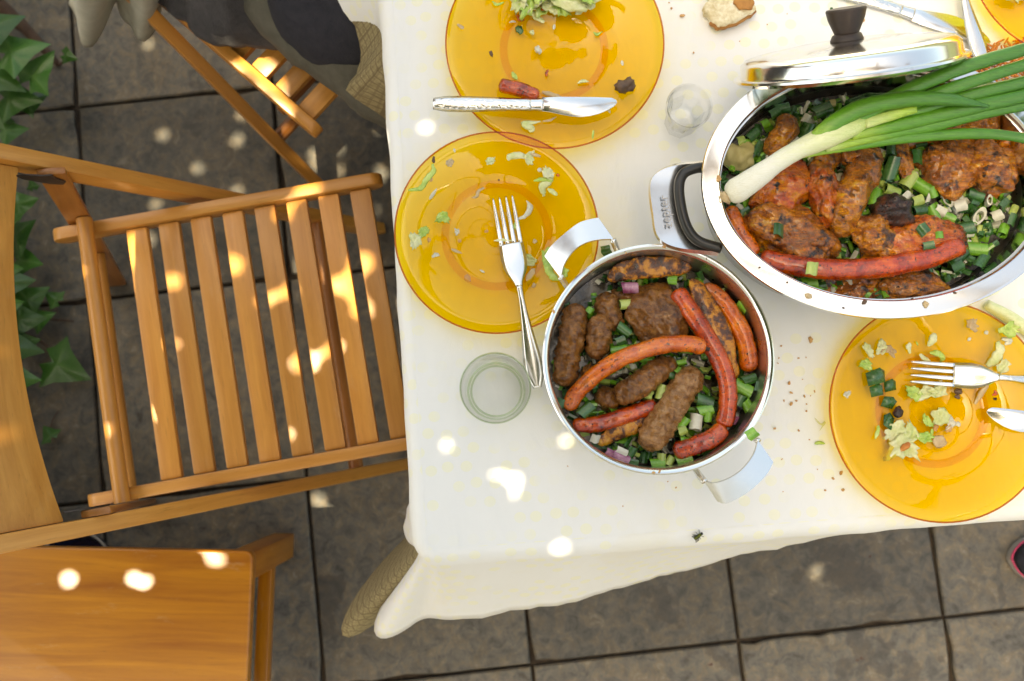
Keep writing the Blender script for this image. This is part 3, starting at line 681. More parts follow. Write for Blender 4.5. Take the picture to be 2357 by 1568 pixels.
ivy('ivy trailing over the paving below the chair backrest', [(40, 470, .10, 46, -75), (35, 545, .10, 60, -60), (45, 600, .08, 55, -100), (20, 650, .11, 52, -80), (62, 690, .06, 50, -60), (45, 735, .08, 52, -90), (128, 690, .04, 30, 55), (85, 735, .04, 40, -70), (25, 800, .09, 62, -95), (50, 790, .07, 40, -80), (132, 838, .05, 74, -120), (30, 870, .08, 55, -95), (-20, 520, .14, 70, -70), (-30, 620, .12, 70, -90), (-25, 720, .12, 70, -70), (-20, 850, .10, 70, -100), (75, 430, .06, 20, 10), (-30, 940, .08, 60, -80)],
    [([(-60, 480, .12), (20, 560, .04), (40, 690, .02), (100, 730, .015), (170, 740, .006)], [.004, .004, .003, .003, .0015]), ([(-40, 760, .03), (40, 762, .02), (100, 790, .02), (130, 830, .04)], [.003, .003, .0025, .002])])
ivy('single small folded ivy leaf lying apart on the paving', [(115, 1003, .02, 30, 40)], [([(115, 1003, .018), (120, 970, .006), (135, 945, .004)], [.0015, .0012, .001])])

# ================================================================== TABLEWARE
# ------------------------------------------------------------------ amber plates
def plate(cx, cy, Rm, label, tilt=0, lift=0):
    rz = CT+.0215+lift; p = P(cx, cy, rz)
    r = thing('glass_plate', (p.x, p.y, CT+lift), label, 'plate', 'amber glass plates on the tablecloth')
    k = Rm
    prof = [(.0005, .0022), (.050, .0022), (.052, .0), (.056, .0), (.060, .003), (.068, .009), (.078, .0135), (k-.012, .0178), (k-.001, .0205), (k, .0222),
            (k-.0015, .0235), (k-.013, .0212), (.078, .0170), (.067, .0123), (.059, .0066), (.054, .0053), (.0005, .0053), (.0005, .0022)]
    v, f = lathe(prof, 96)
    me = mesh('dish', v, f); obj('dish', me, M['amber'], r, False)
    v, f = tube([((k-.0005)*math.cos(a), (k-.0005)*math.sin(a), .0222) for a in np.linspace(0, 2*math.pi, 97)], .0010, 97, 8, caps=False)
    obj('rim', mesh('rim', v, f), M['amber_rim'], r, False)
    for rr_, tr_ in ((.0600, .0046),):
        v, f = tube([(rr_*math.cos(a), rr_*math.sin(a), .0006+tr_*.4) for a in np.linspace(0, 2*math.pi, 97)], tr_, 97, 10, flat=.28, caps=False); obj('foot_ring', mesh('foot_ring', v, f), M['amber_ring'], r, False)
    r.rotation_euler = (tilt, 0, 0)
    return r
plA = plate(1277, 98, .1275, 'large amber glass plate with the patterned knife, a sausage stub and salad')
plB = plate(1143, 533, .1162, 'amber glass plate with a silver fork pointing up, next to the round pot handle', tilt=R_(1.6), lift=.003)
plC = plate(2163, 945, .1240, 'amber glass plate with leftover cabbage, a fork and a knife tip, below the oval pot')
plD = plate(2474, -98, .1250, 'amber glass plate with pale scraps behind the leaning lid')

# ------------------------------------------------------------------ cutlery
def place(o, p0, p1, roll=0):
    o.matrix_world = frame(p0, p1) @ Matrix.Rotation(roll, 4, 'X')
def strip(ws, zs, L, th, n=40):
    """flat metal strip along x with half-widths ws and heights zs sampled evenly"""
    W_ = interp(ws, n) if len(ws) < n else ws; v, f = [], []
    xs = np.linspace(0, L, n); zz = np.interp(xs, np.linspace(0, L, len(zs)), zs)
    zz = np.convolve(np.pad(zz, 3, mode='edge'), np.ones(7)/7, 'valid')
    ww = np.interp(xs, np.linspace(0, L, len(ws)), ws); ww = np.convolve(np.pad(ww, 2, mode='edge'), np.ones(5)/5, 'valid')
    for x, h, z in zip(xs, ww, zz):
        for y, dz in ((-h, 0), (-h*.6, th*.5), (0, th*.6), (h*.6, th*.5), (h, 0), (h*.6, -th*.5), (0, -th*.6), (-h*.6, -th*.5)): v.append((x, y, z+dz))
    for i in range(n-1):
        for j in range(8): f.append((i*8+j, i*8+(j+1) % 8, (i+1)*8+(j+1) % 8, (i+1)*8+j))
    f += [tuple(range(8)), tuple((n-1)*8+j for j in range(8))]
    return v, f
def fork(label, p_tip, p_end, cat='fork', handle='cutlery', L=.205):
    x = (Vector(p_end)-Vector(p_tip)); L = x.length; k = L/.205
    r = link(bpy.data.objects.new('fork', None)); r.empty_display_size = .03; tag(r, label, cat, 'forks on the table'); place(r, p_tip, p_end)
    tl_ = .052*k
    for y in (-.0112, -.0038, .0038, .0112):
        v, f = strip([.0009, .0021, .0025, .0027, .0028], [.004, .0022, .0012, .0010, .0022], tl_, .0018, 16)
        o = obj('tine', mesh('tine', [(q[0], q[1]+y, q[2]) for q in v], f), M['cutlery'], r, False)
    v, f = strip([.0139, .0145, .0148, .0142, .0118, .0065, .0036], [.002, .0028, .004, .006, .0085, .011, .0125], .05*k, .0020, 22)
    obj('head', mesh('head', [(q[0]+tl_-.0015, q[1], q[2]) for q in v], f), M['cutlery'], r, False)
    v, f = strip([.0036, .0034, .0038, .0048, .0060, .0074, .0088, .0102, .0110, .0104, .004], [.0125, .0130, .0115, .0085, .0062, .0045, .0030, .002, .001, .0, .0], L-tl_-.05*k+.003, .0030, 44)
    obj('handle', mesh('handle', [(q[0]+tl_+.05*k-.003, q[1], q[2]) for q in v], f), M[handle], r, False)
    return r
def knife(label, p_end, p_tip, flip=1, L=None):
    r = link(bpy.data.objects.new('table_knife', None)); r.empty_display_size = .03; tag(r, label, 'knife', 'table knives'); place(r, p_end, p_tip)
    L = (Vector(p_tip)-Vector(p_end)).length; h = L*.59
    v, f = strip([.0066, .0092, .0096, .0096, .0094, .0090, .0086, .0082, .0078, .0076, .0076], [0]*11, h*.9, .0052, 40); obj('handle', mesh('handle', v, f), M['stamped'], r, False)
    v, f = strip([.0076, .0074, .0074, .0078, .0084], [0, 0, 0], h*.1+.002, .0050, 10); obj('collar', mesh('collar', [(q[0]+h*.9-.001, q[1], q[2]) for q in v], f), M['cutlery'], r, False)
    up_ = [(h, .0088), (h+.02, .0098), (L*.88, .0098), (L*.97, .0092), (L*.995, .0065), (L, .003)]
    lo = [(L*.985, -.001), (L*.95, -.0058), (L*.90, -.0105), (L*.85, -.0132), (L*.80, -.0145), (L*.75, -.0138), (L*.69, -.0115), (L*.63, -.0088), (h, -.0078)]
    v, f = extrude_poly([(x, y*flip) for x, y in up_+lo], -.0008, .0008); obj('blade', bevel(mesh('blade', v, f), .0005, 1), M['cutlery'], r, False)
    return r
rimz = CT+.0275
knife('steel knife with a stamped ornamental handle lying across the rim of the large plate', P(997, 239, rimz), P(1421, 243, rimz))
fork('steel fork lying in the plate with its handle reaching towards the round pot', P(1157, 456, CT+.008), P(1237, 893, CT+.026))
fork('steel fork resting in the plate of leftover cabbage below the oval pot', P(2094, 856, CT+.009), P(2500, 886, CT+.028), handle='stamped')
knife('steel knife with only its rounded blade tip over the plate of leftover cabbage', P(2670, 1005, rimz), P(2270, 955, rimz), flip=-1)
knife('steel knife with stamped handle lying on the cloth behind the leaning lid', P(1842, -50, CT+.003), P(2282, 92, CT+.003), flip=-1)
fork('steel fork whose handle crosses a knife blade behind the leaning lid', P(2120, -255, CT+.006), P(2266, 150, CT+.010))

# ------------------------------------------------------------------ glasses
p = P(1587, 243, CT+.062); tb = P(1573, 276, CT)
sg = thing('shot_glass', (p.x, p.y, CT), 'small faceted shot glass of clear drink beside the big plate and oval pot', 'glass')
def faceted(prof_o, prof_i, seg=64, nf=8, zf=.042):
    def ring(r, z, facet):
        out = []
        for k in range(seg):
            a = 2*math.pi*k/seg; q = r
            if facet > 0:
                b_ = (a % (2*math.pi/nf))-math.pi/nf; q = r*(1-facet)+r*math.cos(math.pi/nf)/math.cos(b_)*facet
            out.append((q*math.cos(a), q*math.sin(a), z))
        return out
    v, f = [], []; n = 0
    for r, z in prof_o+prof_i: v += ring(r, z, 1. if z < zf and r > .003 else (.3 if z < zf+.006 else 0)); n += 1
    for i in range(n-1):
        for k in range(seg): a, b_ = i*seg+k, i*seg+(k+1) % seg; f.append((a, b_, b_+seg, a+seg))
    f.append(tuple(range(seg))); f.append(tuple((n-1)*seg+k for k in range(seg))); return v, f
v, f = faceted([(.001, .0), (.0165, .0), (.0185, .002), (.0215, .040), (.0245, .046), (.0258, .061), (.0252, .0622)], [(.0240, .061), (.0225, .047), (.0195, .038), (.0165, .014), (.015, .012), (.001, .012)])
obj('glass_wall', edge_split(mesh('glass_wall', v, f), 18), M['glass'], sg, False)
v, f = lathe([(.0005, .0125), (.0145, .0125), (.0160, .0150), (.0182, .032), (.0005, .032)], 40); obj('drink', edge_split(mesh('drink', v, f)), M['water'], sg, False)
p = P(1140, 893, CT+.082)
tg = thing('tumbler', (p.x, p.y, CT), 'empty straight-sided clear tumbler by the end of the fork handle', 'glass')
v, f = lathe([(.0005, .0), (.031, .0), (.0345, .003), (.0368, .060), (.0376, .081), (.0370, .0828), (.0362, .081), (.0350, .060), (.0325, .014), (.030, .0105), (.0005, .009)], 72)
obj('glass_wall', edge_split(mesh('glass_wall', v, f), 40), M['gglass'], tg, False)
for rr_, zz_, wd_ in ((.0370, .0822, .0011), (.0325, .003, .0016), (.0285, .0095, .0012)):
    v, f = tube([(rr_*math.cos(a), rr_*math.sin(a), zz_) for a in np.linspace(0, 2*math.pi, 73)], wd_, 73, 8, caps=False); obj('rim' if zz_ > .05 else 'base_ring', mesh('rim', v, f), M['gglass_rim'], tg, False)

# ------------------------------------------------------------------ round pot
RZ = .842; pc = P(1516, 824, RZ); PR = 268/FPX*(CAM_H-RZ)
rp = thing('round_pot', (pc.x, pc.y, CT), 'round steel pot full of sausages and grilled minced meat rolls', 'pot'); h = RZ-CT
v, f = lathe([(.0005, .0), (PR-.012, .0), (PR-.006, .006), (PR-.005, h-.006), (PR-.001, h-.003), (PR, h-.001), (PR-.0015, h), (PR-.005, h-.0015), (PR-.0068, h-.006)], 96)
obj('pot_wall', edge_split(mesh('pot_wall', v, f), 50), M['steel'], rp, False)
v, f = lathe([(PR-.0068, h-.006), (PR-.0072, h-.02), (PR-.0075, .012), (PR-.014, .006), (.0005, .006)], 96)
obj('inside', edge_split(mesh('inside', v, f), 50), M['steel_in'], rp, False)
def hpts(zf, pts, z0, z1=None):
    n = len(pts)
    return [P(*zf(*q), z0 if z1 is None else z0+(z1-z0)*abs(math.sin(math.pi*i/(n-1)))) for i, q in enumerate(pts)]
def strap_handle(name, root, zf, outer, inner, legs, zi, zo):
    o = obj(name, ribbon(hpts(zf, outer, zo), hpts(zf, inner, zi), .0022), M['steel_brush'], root)
    for a, b_ in legs:
        A = P(*zf(*a), zi-.001); B = P(*zf(*b_), zi-.014); dr = Vector((pc.x-B.x, pc.y-B.y, 0)).normalized(); B = B+dr*.006; B.z = zi-.02
        v, f = tube([A, A.lerp(B, .4)+Vector((0, 0, -.002)), B], [.0038, .0035, .0032], 10, 8, flat=.6); obj('bracket', mesh('bracket', v, f), M['steel_brush'], o)
    return o
strap_handle('handle', rp, z8, [(708, 668), (740, 618), (795, 566), (870, 508), (925, 488), (972, 479)], [(788, 776), (800, 716), (832, 662), (872, 622), (925, 596), (985, 585), (1046, 583)],
             [((1044, 588), (1075, 640)), ((786, 768), (812, 815))], .822, .812)
strap_handle('handle', rp, z7, [(1163, 1478), (1202, 1488), (1270, 1460), (1340, 1412), (1408, 1342), (1438, 1284)], [(1098, 1378), (1140, 1388), (1185, 1380), (1245, 1352), (1300, 1306), (1345, 1240), (1362, 1178)],
             [((1100, 1380), (1062, 1335)), ((1362, 1182), (1345, 1140))], .822, .812)

# ------------------------------------------------------------------ oval pot
OZ = .872; oc = P(2035, 420, OZ); OA, OB = 418/FPX*(CAM_H-OZ)*1.028, 315/FPX*(CAM_H-OZ)*1.028
op = thing('oval_pot', (oc.x, oc.y, CT), 'large oval steel roasting pot full of meat with a spring onion on top', 'pot'); h = OZ-CT-.018
v, f = lathe([(.075, .0), (.040, .0), (.027, .006), (.022, .02), (.0215, h-.008), (.010, h-.006), (.002, h-.006), (.0, h-.003), (.0008, h-.0005), (.004, h), (.0165, h-.001), (.018, h-.0005), (.0195, h-.003)], 128, off=(OA, OB))
v = [(x, y, z+.018) for x, y, z in v]
obj('pot_wall', edge_split(mesh('pot_wall', v, f), 50), M['steel'], op, False)
v, f = lathe([(.0195, h-.003), (.0205, h-.012), (.0235, .02), (.03, .010), (.045, .005), (.075, .004)], 128, off=(OA, OB)); n = 128
f.append(tuple(5*n+k for k in range(n))); v = [(x, y, z+.018) for x, y, z in v]
obj('inside', edge_split(mesh('inside', v, f), 50), M['steel_in'], op, False)
def DP(pts, z): return [P(x, y, z) for x, y in pts]
hd = obj('handle', ribbon(DP([(1640, 374), (1560, 380), (1515, 396), (1497, 425), (1503, 490), (1515, 545), (1560, 570), (1655, 580)], .849), DP([(1640, 392), (1600, 396), (1572, 408), (1564, 440), (1572, 492), (1588, 528), (1610, 548), (1655, 566)], .843), .006, 40), M['steel_brush'], op)
v, f = tube(DP([(1640, 385), (1600, 388), (1572, 402), (1563, 436), (1572, 496), (1588, 535), (1612, 557), (1660, 572)], .851), .0056, 48, 12); obj('black_grip', mesh('black_grip', v, f), M['black'], hd)
cu = bpy.data.curves.new('zepter', 'FONT'); cu.body = 'zepter'; cu.size = .0135; cu.extrude = .0003; cu.align_x = 'CENTER'; cu.align_y = 'CENTER'
to = bpy.data.objects.new('t_', cu); link(to); dg = bpy.context.evaluated_depsgraph_get(); tm = bpy.data.meshes.new_from_object(to.evaluated_get(dg)); bpy.data.objects.remove(to)
lt = obj('lettering', tm, mat('engraving', (.30, .30, .30), .3, 1.), hd); q = P(1533, 487, .8499)
lt.matrix_world = Matrix.Translation(q) @ Matrix.Rotation(R_(90+8), 4, 'Z')
# far-side handle hidden behind the frame edge
obj('handle', ribbon(DP([(2425, 330), (2500, 330), (2545, 350), (2560, 400), (2555, 470), (2540, 505), (2490, 520), (2425, 520)], .842), DP([(2425, 350), (2470, 350), (2490, 365), (2497, 400), (2495, 460), (2485, 485), (2465, 498), (2425, 498)], .848), .006, 40), M['steel'], op)
# wooden trivet below the oval pot
tv = thing('wooden_trivet', (oc.x, oc.y, CT), 'dark brown wooden trivet under the oval pot with one bar end showing', 'trivet')
e = P(1962, 757, CT+.008); 
bar('bar', (e.x-.004, e.y+.006, CT+.0085), (e.x+.10, e.y-.0+.26*0+.18, CT+.0085), .014, .016, M['brown_wood'], tv, wp=True)
bar('bar', (oc.x-.10, oc.y-.02, CT+.0085), (e.x+.02, e.y+.07, CT+.0085), .014, .016, M['brown_wood'], tv, wp=True)
bar('bar', (oc.x-.02, oc.y+.08, CT+.0085), (oc.x+.11, oc.y-.03, CT+.0085), .014, .016, M['brown_wood'], tv, wp=True)

# ------------------------------------------------------------------ leaning lid
th = R_(25); yaw = R_(9.4)
Ln = Matrix.Rotation(yaw, 3, 'Z') @ Vector((0, math.cos(th), math.sin(th))); Lu = Matrix.Rotation(yaw, 3, 'Z') @ Vector((0, -math.sin(th), math.cos(th)))
LR = .119; zc = CT+LR*math.cos(th)+.003; lc = P(1951, 60, zc)
def PY(p):
    q = Vector(p)-Vector((0, 0, CAM_H)); y, z = _c*q.y+_s*q.z, -_s*q.y+_c*q.z; return 784-FPX*y/-z
lo_, hi_ = -100., 300.
for _ in range(30):
    md = (lo_+hi_)/2; lc = P(1951, md, zc)
    if PY(lc+Lu*LR) < 168: lo_ = md
    else: hi_ = md
ld = link(bpy.data.objects.new('pot_lid', None)); ld.empty_display_size = .03
tag(ld, 'round steel lid with a dark knob leaning on edge behind the oval pot', 'lid')
Lx = Lu.cross(Ln)
mm = Matrix((Lx, Lu, Ln)).transposed().to_4x4(); mm.translation = lc; ld.matrix_world = mm
v, f = lathe([(LR-.006, -.004), (LR-.002, -.001), (LR, .0), (LR-.001, .0022), (LR-.006, .003), (LR-.0075, .005), (LR-.009, .015), (LR-.014, .0195), (LR-.024, .0215), (.06, .0255), (.02, .0270), (.0005, .0272),
              (.0005, .0258), (.06, .0240), (LR-.025, .0200), (LR-.0155, .0180), (LR-.0105, .014), (LR-.009, .005), (LR-.006, -.004)], 96)
obj('dome', edge_split(mesh('dome', v, f), 40), M['steel'], ld, False)
v, f = lathe([(.0005, .0268), (.0165, .0268), (.017, .028), (.0145, .0335), (.0125, .0345), (.0135, .037), (.0185, .049), (.0205, .058), (.0195, .0598), (.012, .0608), (.0005, .061)], 48)
obj('knob', edge_split(mesh('knob', v, f), 40), M['knob'], ld, False)

# ================================================================== FOOD IN THE ROUND POT
fillz = RZ-.046
def disc_mound(name, root, cx, cy, a, b_, z, amp, m, seed):
    v, f = [(cx, cy, z+amp)], []; n = 56; K_ = 14
    for r in range(1, K_+1):
        for k in range(n):
            t_ = 2*math.pi*k/n; x, y = cx+a*r/K_*math.cos(t_), cy+b_*r/K_*math.sin(t_)
            v.append((x, y, z+amp*(1-(r/K_)**2)+.006*noise.noise(Vector((x*50, y*50, seed)))))
    f += [(0, 1+k, 1+(k+1) % n) for k in range(n)]
    for r in range(K_-1): f += [(1+r*n+k, 1+(r+1)*n+k, 1+(r+1)*n+(k+1) % n, 1+r*n+(k+1) % n) for k in range(n)]
    return mesh(name, v, f)
jo = obj('cooking_juice', disc_mound('cooking_juice', None, pc.x, pc.y, PR-.008, PR-.008, fillz-.014, .006, None, 1), M['sauce']); tag(jo, 'dark cooking juices under the sausages in the round pot', 'juice')
jo2 = obj('cooking_juice', disc_mound('cooking_juice', None, oc.x, oc.y, OA-.0235, OB-.0235, OZ-.066, .010, None, 2), M['sauce']); tag(jo2, 'dark cooking juices under the roast meat in the oval pot', 'juice')

def snake(name, label, cat, group, zf, pts, rad, zs, m, amp=.0012, freq=70, seed=0, n=46, seg=18, flat=1., rend=1.0, px=True):
    path = [P(*zf(*q), z) for q, z in zip(pts, zs)]
    v, f = tube(path, rad, n, seg, amp, freq, flat, seed=seed, round_end=rend)
    me = mesh(name, v, f); c0 = path[0]; me.transform(Matrix.Translation(-c0)); o = obj(name, me, M[m]); o.location = c0
    if name == 'sausage':
        for a_, b_ in ((path[0], path[1]), (path[-1], path[-2])):
            d_ = (a_-b_).normalized(); r_ = rad[0] if a_ is path[0] else rad[-1]
            v, f = tube([a_-d_*.001, a_+d_*.0015, a_+d_*.0035], [r_*.34, r_*.2, r_*.26], 8, 10, .0004, 400); e_ = obj('pinched_end', mesh('pinched_end', v, f), M['char'], o); e_.matrix_parent_inverse = Matrix.Translation(c0).inverted()
    return tag(o, label, cat, group)
G1 = 'grilled meats in the round pot'
zt = RZ-.026
snake('sausage', 'bright orange sausage curving over the minced meat rolls in the round pot', 'sausage', G1, z7, [(428, 1030), (470, 950), (560, 862), (700, 775), (880, 715), (1020, 705), (1108, 728)], [.0088, .0092, .0092, .0095], [zt-.014, zt-.006, zt+.004, zt+.010, zt+.011, zt+.010, zt+.008], 'saus', .0010, 150, 1)
snake('sausage', 'long red sausage bent like a hook down the side of the round pot', 'sausage', G1, z7, [(958, 440), (1020, 530), (1105, 660), (1180, 800), (1215, 930), (1208, 1050), (1185, 1110)], [.0098, .0104, .0102, .0098], [zt-.008, zt-.002, zt, zt, zt, zt-.001, zt-.002], 'saus_red', .0010, 150, 2, rend=.7)
snake('sausage', 'short red sausage end touching the bend of the long hooked sausage', 'sausage', G1, z7, [(1200, 1108), (1140, 1165), (1050, 1205), (945, 1235)], [.0096, .0100, .0096], [zt-.002, zt-.002, zt-.004, zt-.009], 'saus_red', .0010, 150, 3, rend=.7)
snake('sausage', 'orange sausage pressed against the inner wall of the round pot', 'sausage', G1, z7, [(1085, 425), (1165, 480), (1245, 580), (1300, 700), (1322, 845)], [.0098, .0108, .0108, .0100], [zt-.014, zt-.012, zt-.010, zt-.010, zt-.014], 'saus', .0010, 150, 4)
snake('sausage', 'short dark orange sausage below the curved sausage in the round pot', 'sausage', G1, z7, [(452, 1098), (560, 1100), (700, 1062), (868, 1000)], [.0080, .0090, .0090, .0088], [zt-.014, zt-.013, zt-.011, zt-.010], 'saus_red', .0010, 150, 5)
LM = dict(amp=.0032, freq=75)
snake('minced_meat_roll', 'browned minced meat roll lying along the wall nearest the fork', 'meat roll', G1, z7, [(478, 510), (455, 640), (430, 780), (405, 915)], [.0125, .0140, .0140, .0130], [zt-.016, zt-.011, zt-.011, zt-.015], 'cevap', .0030, 150, 6, 60, 28)
snake('minced_meat_roll', 'browned minced meat roll standing second from the wall nearest the fork', 'meat roll', G1, z7, [(592, 560), (585, 660), (560, 780)], [.0125, .0135, .0125], [zt-.008, zt-.006, zt-.012], 'cevap', .0030, 150, 7, 56, 28)
snake('minced_meat_roll', 'minced meat roll half hidden behind the second roll', 'meat roll', G1, z7, [(600, 455), (630, 540), (668, 640)], [.0125, .0135, .0130], [zt-.017, zt-.014, zt-.018], 'cevap', .0030, 150, 8, 50, 28)
snake('minced_meat_roll', 'small stub of minced meat under the curved orange sausage', 'meat roll', G1, z7, [(495, 835), (530, 850), (560, 850)], [.0115, .0130, .0115], [zt-.014]*3, 'cevap', .0030, 150, 9, 30, 24)
snake('minced_meat_roll', 'minced meat roll in the middle of the pot below the curved sausage', 'meat roll', G1, z7, [(672, 985), (760, 920), (860, 850), (960, 790)], [.0125, .0140, .0135, .0110], [zt-.008, zt-.006, zt-.010, zt-.016], 'cevap', .0030, 150, 10, 56, 28)
snake('minced_meat_roll', 'long pale brown minced meat roll beside the chopped onion', 'meat roll', G1, z7, [(812, 1225), (870, 1120), (960, 980), (1062, 825)], [.0150, .0160, .0160, .0145], [zt-.010, zt-.007, zt-.006, zt-.010], 'cevap_l', .0030, 150, 11, 60, 28)
snake('minced_meat_roll', 'dark minced meat roll deep in the pot under the middle roll', 'meat roll', G1, z7, [(560, 980), (620, 975), (690, 990)], [.0115, .0130, .0115], [zt-.024]*3, 'cevap', .0030, 150, 12, 36, 24)
def chunk(name, label, cat, group, zf, q, z, ax, rot, m, seed, amp=.004, freq=45, ridge=0, tilt=(0, 0), sub=5):
    c = P(*zf(*q), z); v, f = blob((0, 0, 0), ax, R_(rot), amp, freq, sub, seed, tilt, ridge); o = obj(name, mesh(name, v, f), M[m]); o.location = c
    return tag(o, label, cat, group)
chunk('meat_patty', 'thick browned meat patty between the rolls and the red sausage', 'patty', G1, z7, (868, 565), zt-.012, (.030, .036, .014), 25, 'cevap', 13, .0028, 60)
chunk('meat_patty', 'corner of a dark patty between the rolls and the purple onion', 'patty', G1, z7, (725, 480), zt-.024, (.018, .014, .010), 10, 'cevap', 14, .0028, 60, sub=4)
def peel(label, pts, wd, zs, seed):
    path = [P(*z7(*q), z) for q, z in zip(pts, zs)]; v, f = tube(path, wd, 44, 18, .0026, 60, .38, seed=seed, round_end=1.4, up=(.25, -.2, 1))
    me = mesh('grilled_pepper', v, f); me.transform(Matrix.Translation(-path[0])); o = obj('grilled_pepper', me, M['pepper']); o.location = path[0]; return tag(o, label, 'pepper', G1)
peel('charred yellow pepper strip along the far inner wall of the round pot', [(625, 392), (700, 352), (820, 332), (940, 328), (1035, 330)], [.006, .0105, .0115, .0105, .006], [zt-.008, zt-.004, zt-.003, zt-.004, zt-.008], 21)
peel('blackened pepper strip squeezed between two sausages', [(1030, 385), (1085, 470), (1160, 600), (1215, 730), (1250, 880)], [.007, .0105, .0115, .0095, .005], [zt-.008, zt-.004, zt-.002, zt-.004, zt-.012], 22)
peel('small charred yellow pepper strip beside the pale meat roll', [(578, 1200), (650, 1150), (740, 1105), (840, 1080)], [.006, .0095, .0100, .005], [zt-.016, zt-.014, zt-.012, zt-.010], 23)

# ------------------------------------------------------------------ chopped onion pieces
def onion_ring(r, L, mats, arc=2*math.pi, th=.18):
    v, f = [], []; n = 16 if arc > 5 else 9; full = arc > 6.2
    for x in (-L/2, L/2):
        for q in (1, 1-th):
            for k in range(n): a = arc*k/(n if full else n-1); v.append((x, r*q*math.cos(a), r*q*math.sin(a)))
    idx = lambda e, q, k: (e*2+q)*n+(k % n)
    for k in range(n if full else n-1):
        f += [(idx(0, 0, k), idx(0, 0, k+1), idx(1, 0, k+1), idx(1, 0, k)), (idx(0, 1, k), idx(1, 1, k), idx(1, 1, k+1), idx(0, 1, k+1)),
              (idx(0, 0, k), idx(0, 1, k), idx(0, 1, k+1), idx(0, 0, k+1)), (idx(1, 0, k), idx(1, 0, k+1), idx(1, 1, k+1), idx(1, 1, k))]
    if not full:
        for k in (0, n-1): f.append((idx(0, 0, k), idx(1, 0, k), idx(1, 1, k), idx(0, 1, k)))
    rj = random.Random(int(r*1e5+L*1e4)); sl, sq = rj.uniform(-.5, .5), rj.uniform(.6, 1.)
    v = [(x+sl*y+.0012*noise.noise(Vector((x*200, y*200, z*200))), y+.0012*noise.noise(Vector((y*220, x*200, z*200+9))), z*sq) for x, y, z in v]
    me = edge_split(mesh('onion_piece', v, f), 40); me.materials.append(mats); return me
OM = {}
for nm in ('g_dark', 'g_mid', 'g_light', 'white_on', 'purple', 'potato'):
    OM[nm] = [onion_ring(.0054, .013, M[nm]), onion_ring(.0058, .015, M[nm], 2.9, .16), onion_ring(.0066, .011, M[nm], 2.2, .12), onion_ring(.0052, .005, M[nm], 6.2832, .35)]
COL = dict(g_dark='dark green', g_mid='green', g_light='pale green', white_on='white', purple='purple', potato='yellowish')
def onion(q, z, nm, kind, rot, pot, s=1., flat=True):
    o = obj('onion_piece', OM[nm][kind], None); p = P(*q, z); o.location = p; o.scale = (s, s, s)
    o.rotation_euler = (random.uniform(-.4, .4)+(math.pi*.5 if kind in (1, 2) else 0) - (1.1 if kind == 1 else .75 if kind == 2 else 0), random.uniform(-.35, .35)+(1.3 if kind == 3 else 0), R_(rot))
    tag(o, '%s piece of chopped spring onion among the meat in the %s pot' % (COL[nm], pot), 'onion piece', '%s chopped onion in the %s pot' % (COL[nm], pot)); return o
for q, nm, k, r, s in [((715, 512), 'g_light', 0, 5, 1.5), ((735, 430), 'purple', 1, 0, 1.6), ((680, 742), 'g_mid', 0, 5, 1.75), ((705, 640), 'g_dark', 1, -40, 1.5), ((690, 690), 'g_dark', 2, 20, 1.3), ((760, 720), 'g_light', 2, -50, 1.3),
    ((890, 945), 'g_light', 0, 75, 1.7), ((930, 855), 'g_dark', 1, -30, 1.1), ((965, 840), 'g_mid', 2, 40, 1.0), ((990, 795), 'g_mid', 1, 10, .9), ((1100, 985), 'g_dark', 1, -20, 1.7), ((1105, 1030), 'g_mid', 1, 10, 1.5), ((1118, 1060), 'g_mid', 0, 85, 1.2), ((1058, 1090), 'white_on', 0, 80, 1.8),
    ((995, 1090), 'g_mid', 1, 50, 1.3), ((985, 1130), 'g_light', 2, 20, 1.2), ((1290, 925), 'g_mid', 1, -30, 1.8), ((1315, 880), 'g_dark', 1, 15, 1.5), ((1355, 920), 'g_dark', 2, 70, 1.4), ((1270, 980), 'g_dark', 2, 60, 1.4), ((1310, 1010), 'g_mid', 1, -60, 1.4), ((1290, 525), 'g_mid', 1, -50, 1.2), ((1376, 665), 'g_dark', 2, 70, 1.1),
    ((1030, 1205), 'g_mid', 1, -15, 2.0), ((1110, 1215), 'g_dark', 1, 20, 1.5), ((1000, 1270), 'g_mid', 1, 10, 1.6), ((890, 1270), 'g_light', 0, 90, 1.3), ((930, 1280), 'g_light', 0, 60, 1.1), ((870, 1292), 'g_mid', 1, 0, 1.4), ((760, 1290), 'g_dark', 2, -10, 1.3), ((690, 1262), 'purple', 1, -25, 1.7), ((690, 1230), 'white_on', 2, -25, 1.6), ((640, 1245), 'purple', 2, -25, 1.2),
    ((520, 1030), 'g_dark', 1, 40, 1.6), ((400, 990), 'g_dark', 2, 60, 1.2), ((565, 1165), 'white_on', 2, 70, 1.1), ((830, 955), 'g_light', 2, -30, 1.2), ((945, 395), 'g_mid', 2, -10, 1.2), ((1240, 1075), 'purple', 2, 60, 1.1), ((535, 545), 'g_mid', 2, 50, .9), ((740, 1235), 'g_dark', 1, 60, 1.3), ((1290, 1060), 'scrap', 1, 0, 1)]:
    if nm != 'scrap': onion(z7(*q), zt-.010 if q[1] < 1180 else zt-.012, nm, k, r, 'round', s*.74)
onion(z7(1330, 1145), RZ+.003, 'g_mid', 2, 35, 'round', 1.0)['label'] = 'green onion piece stuck on the rim of the round pot'
onion(z8(1015, 640), CT+.004, 'g_dark', 2, 10, 'round', 1.0)['label'] = 'dark green onion piece on the cloth below the round pot handle'

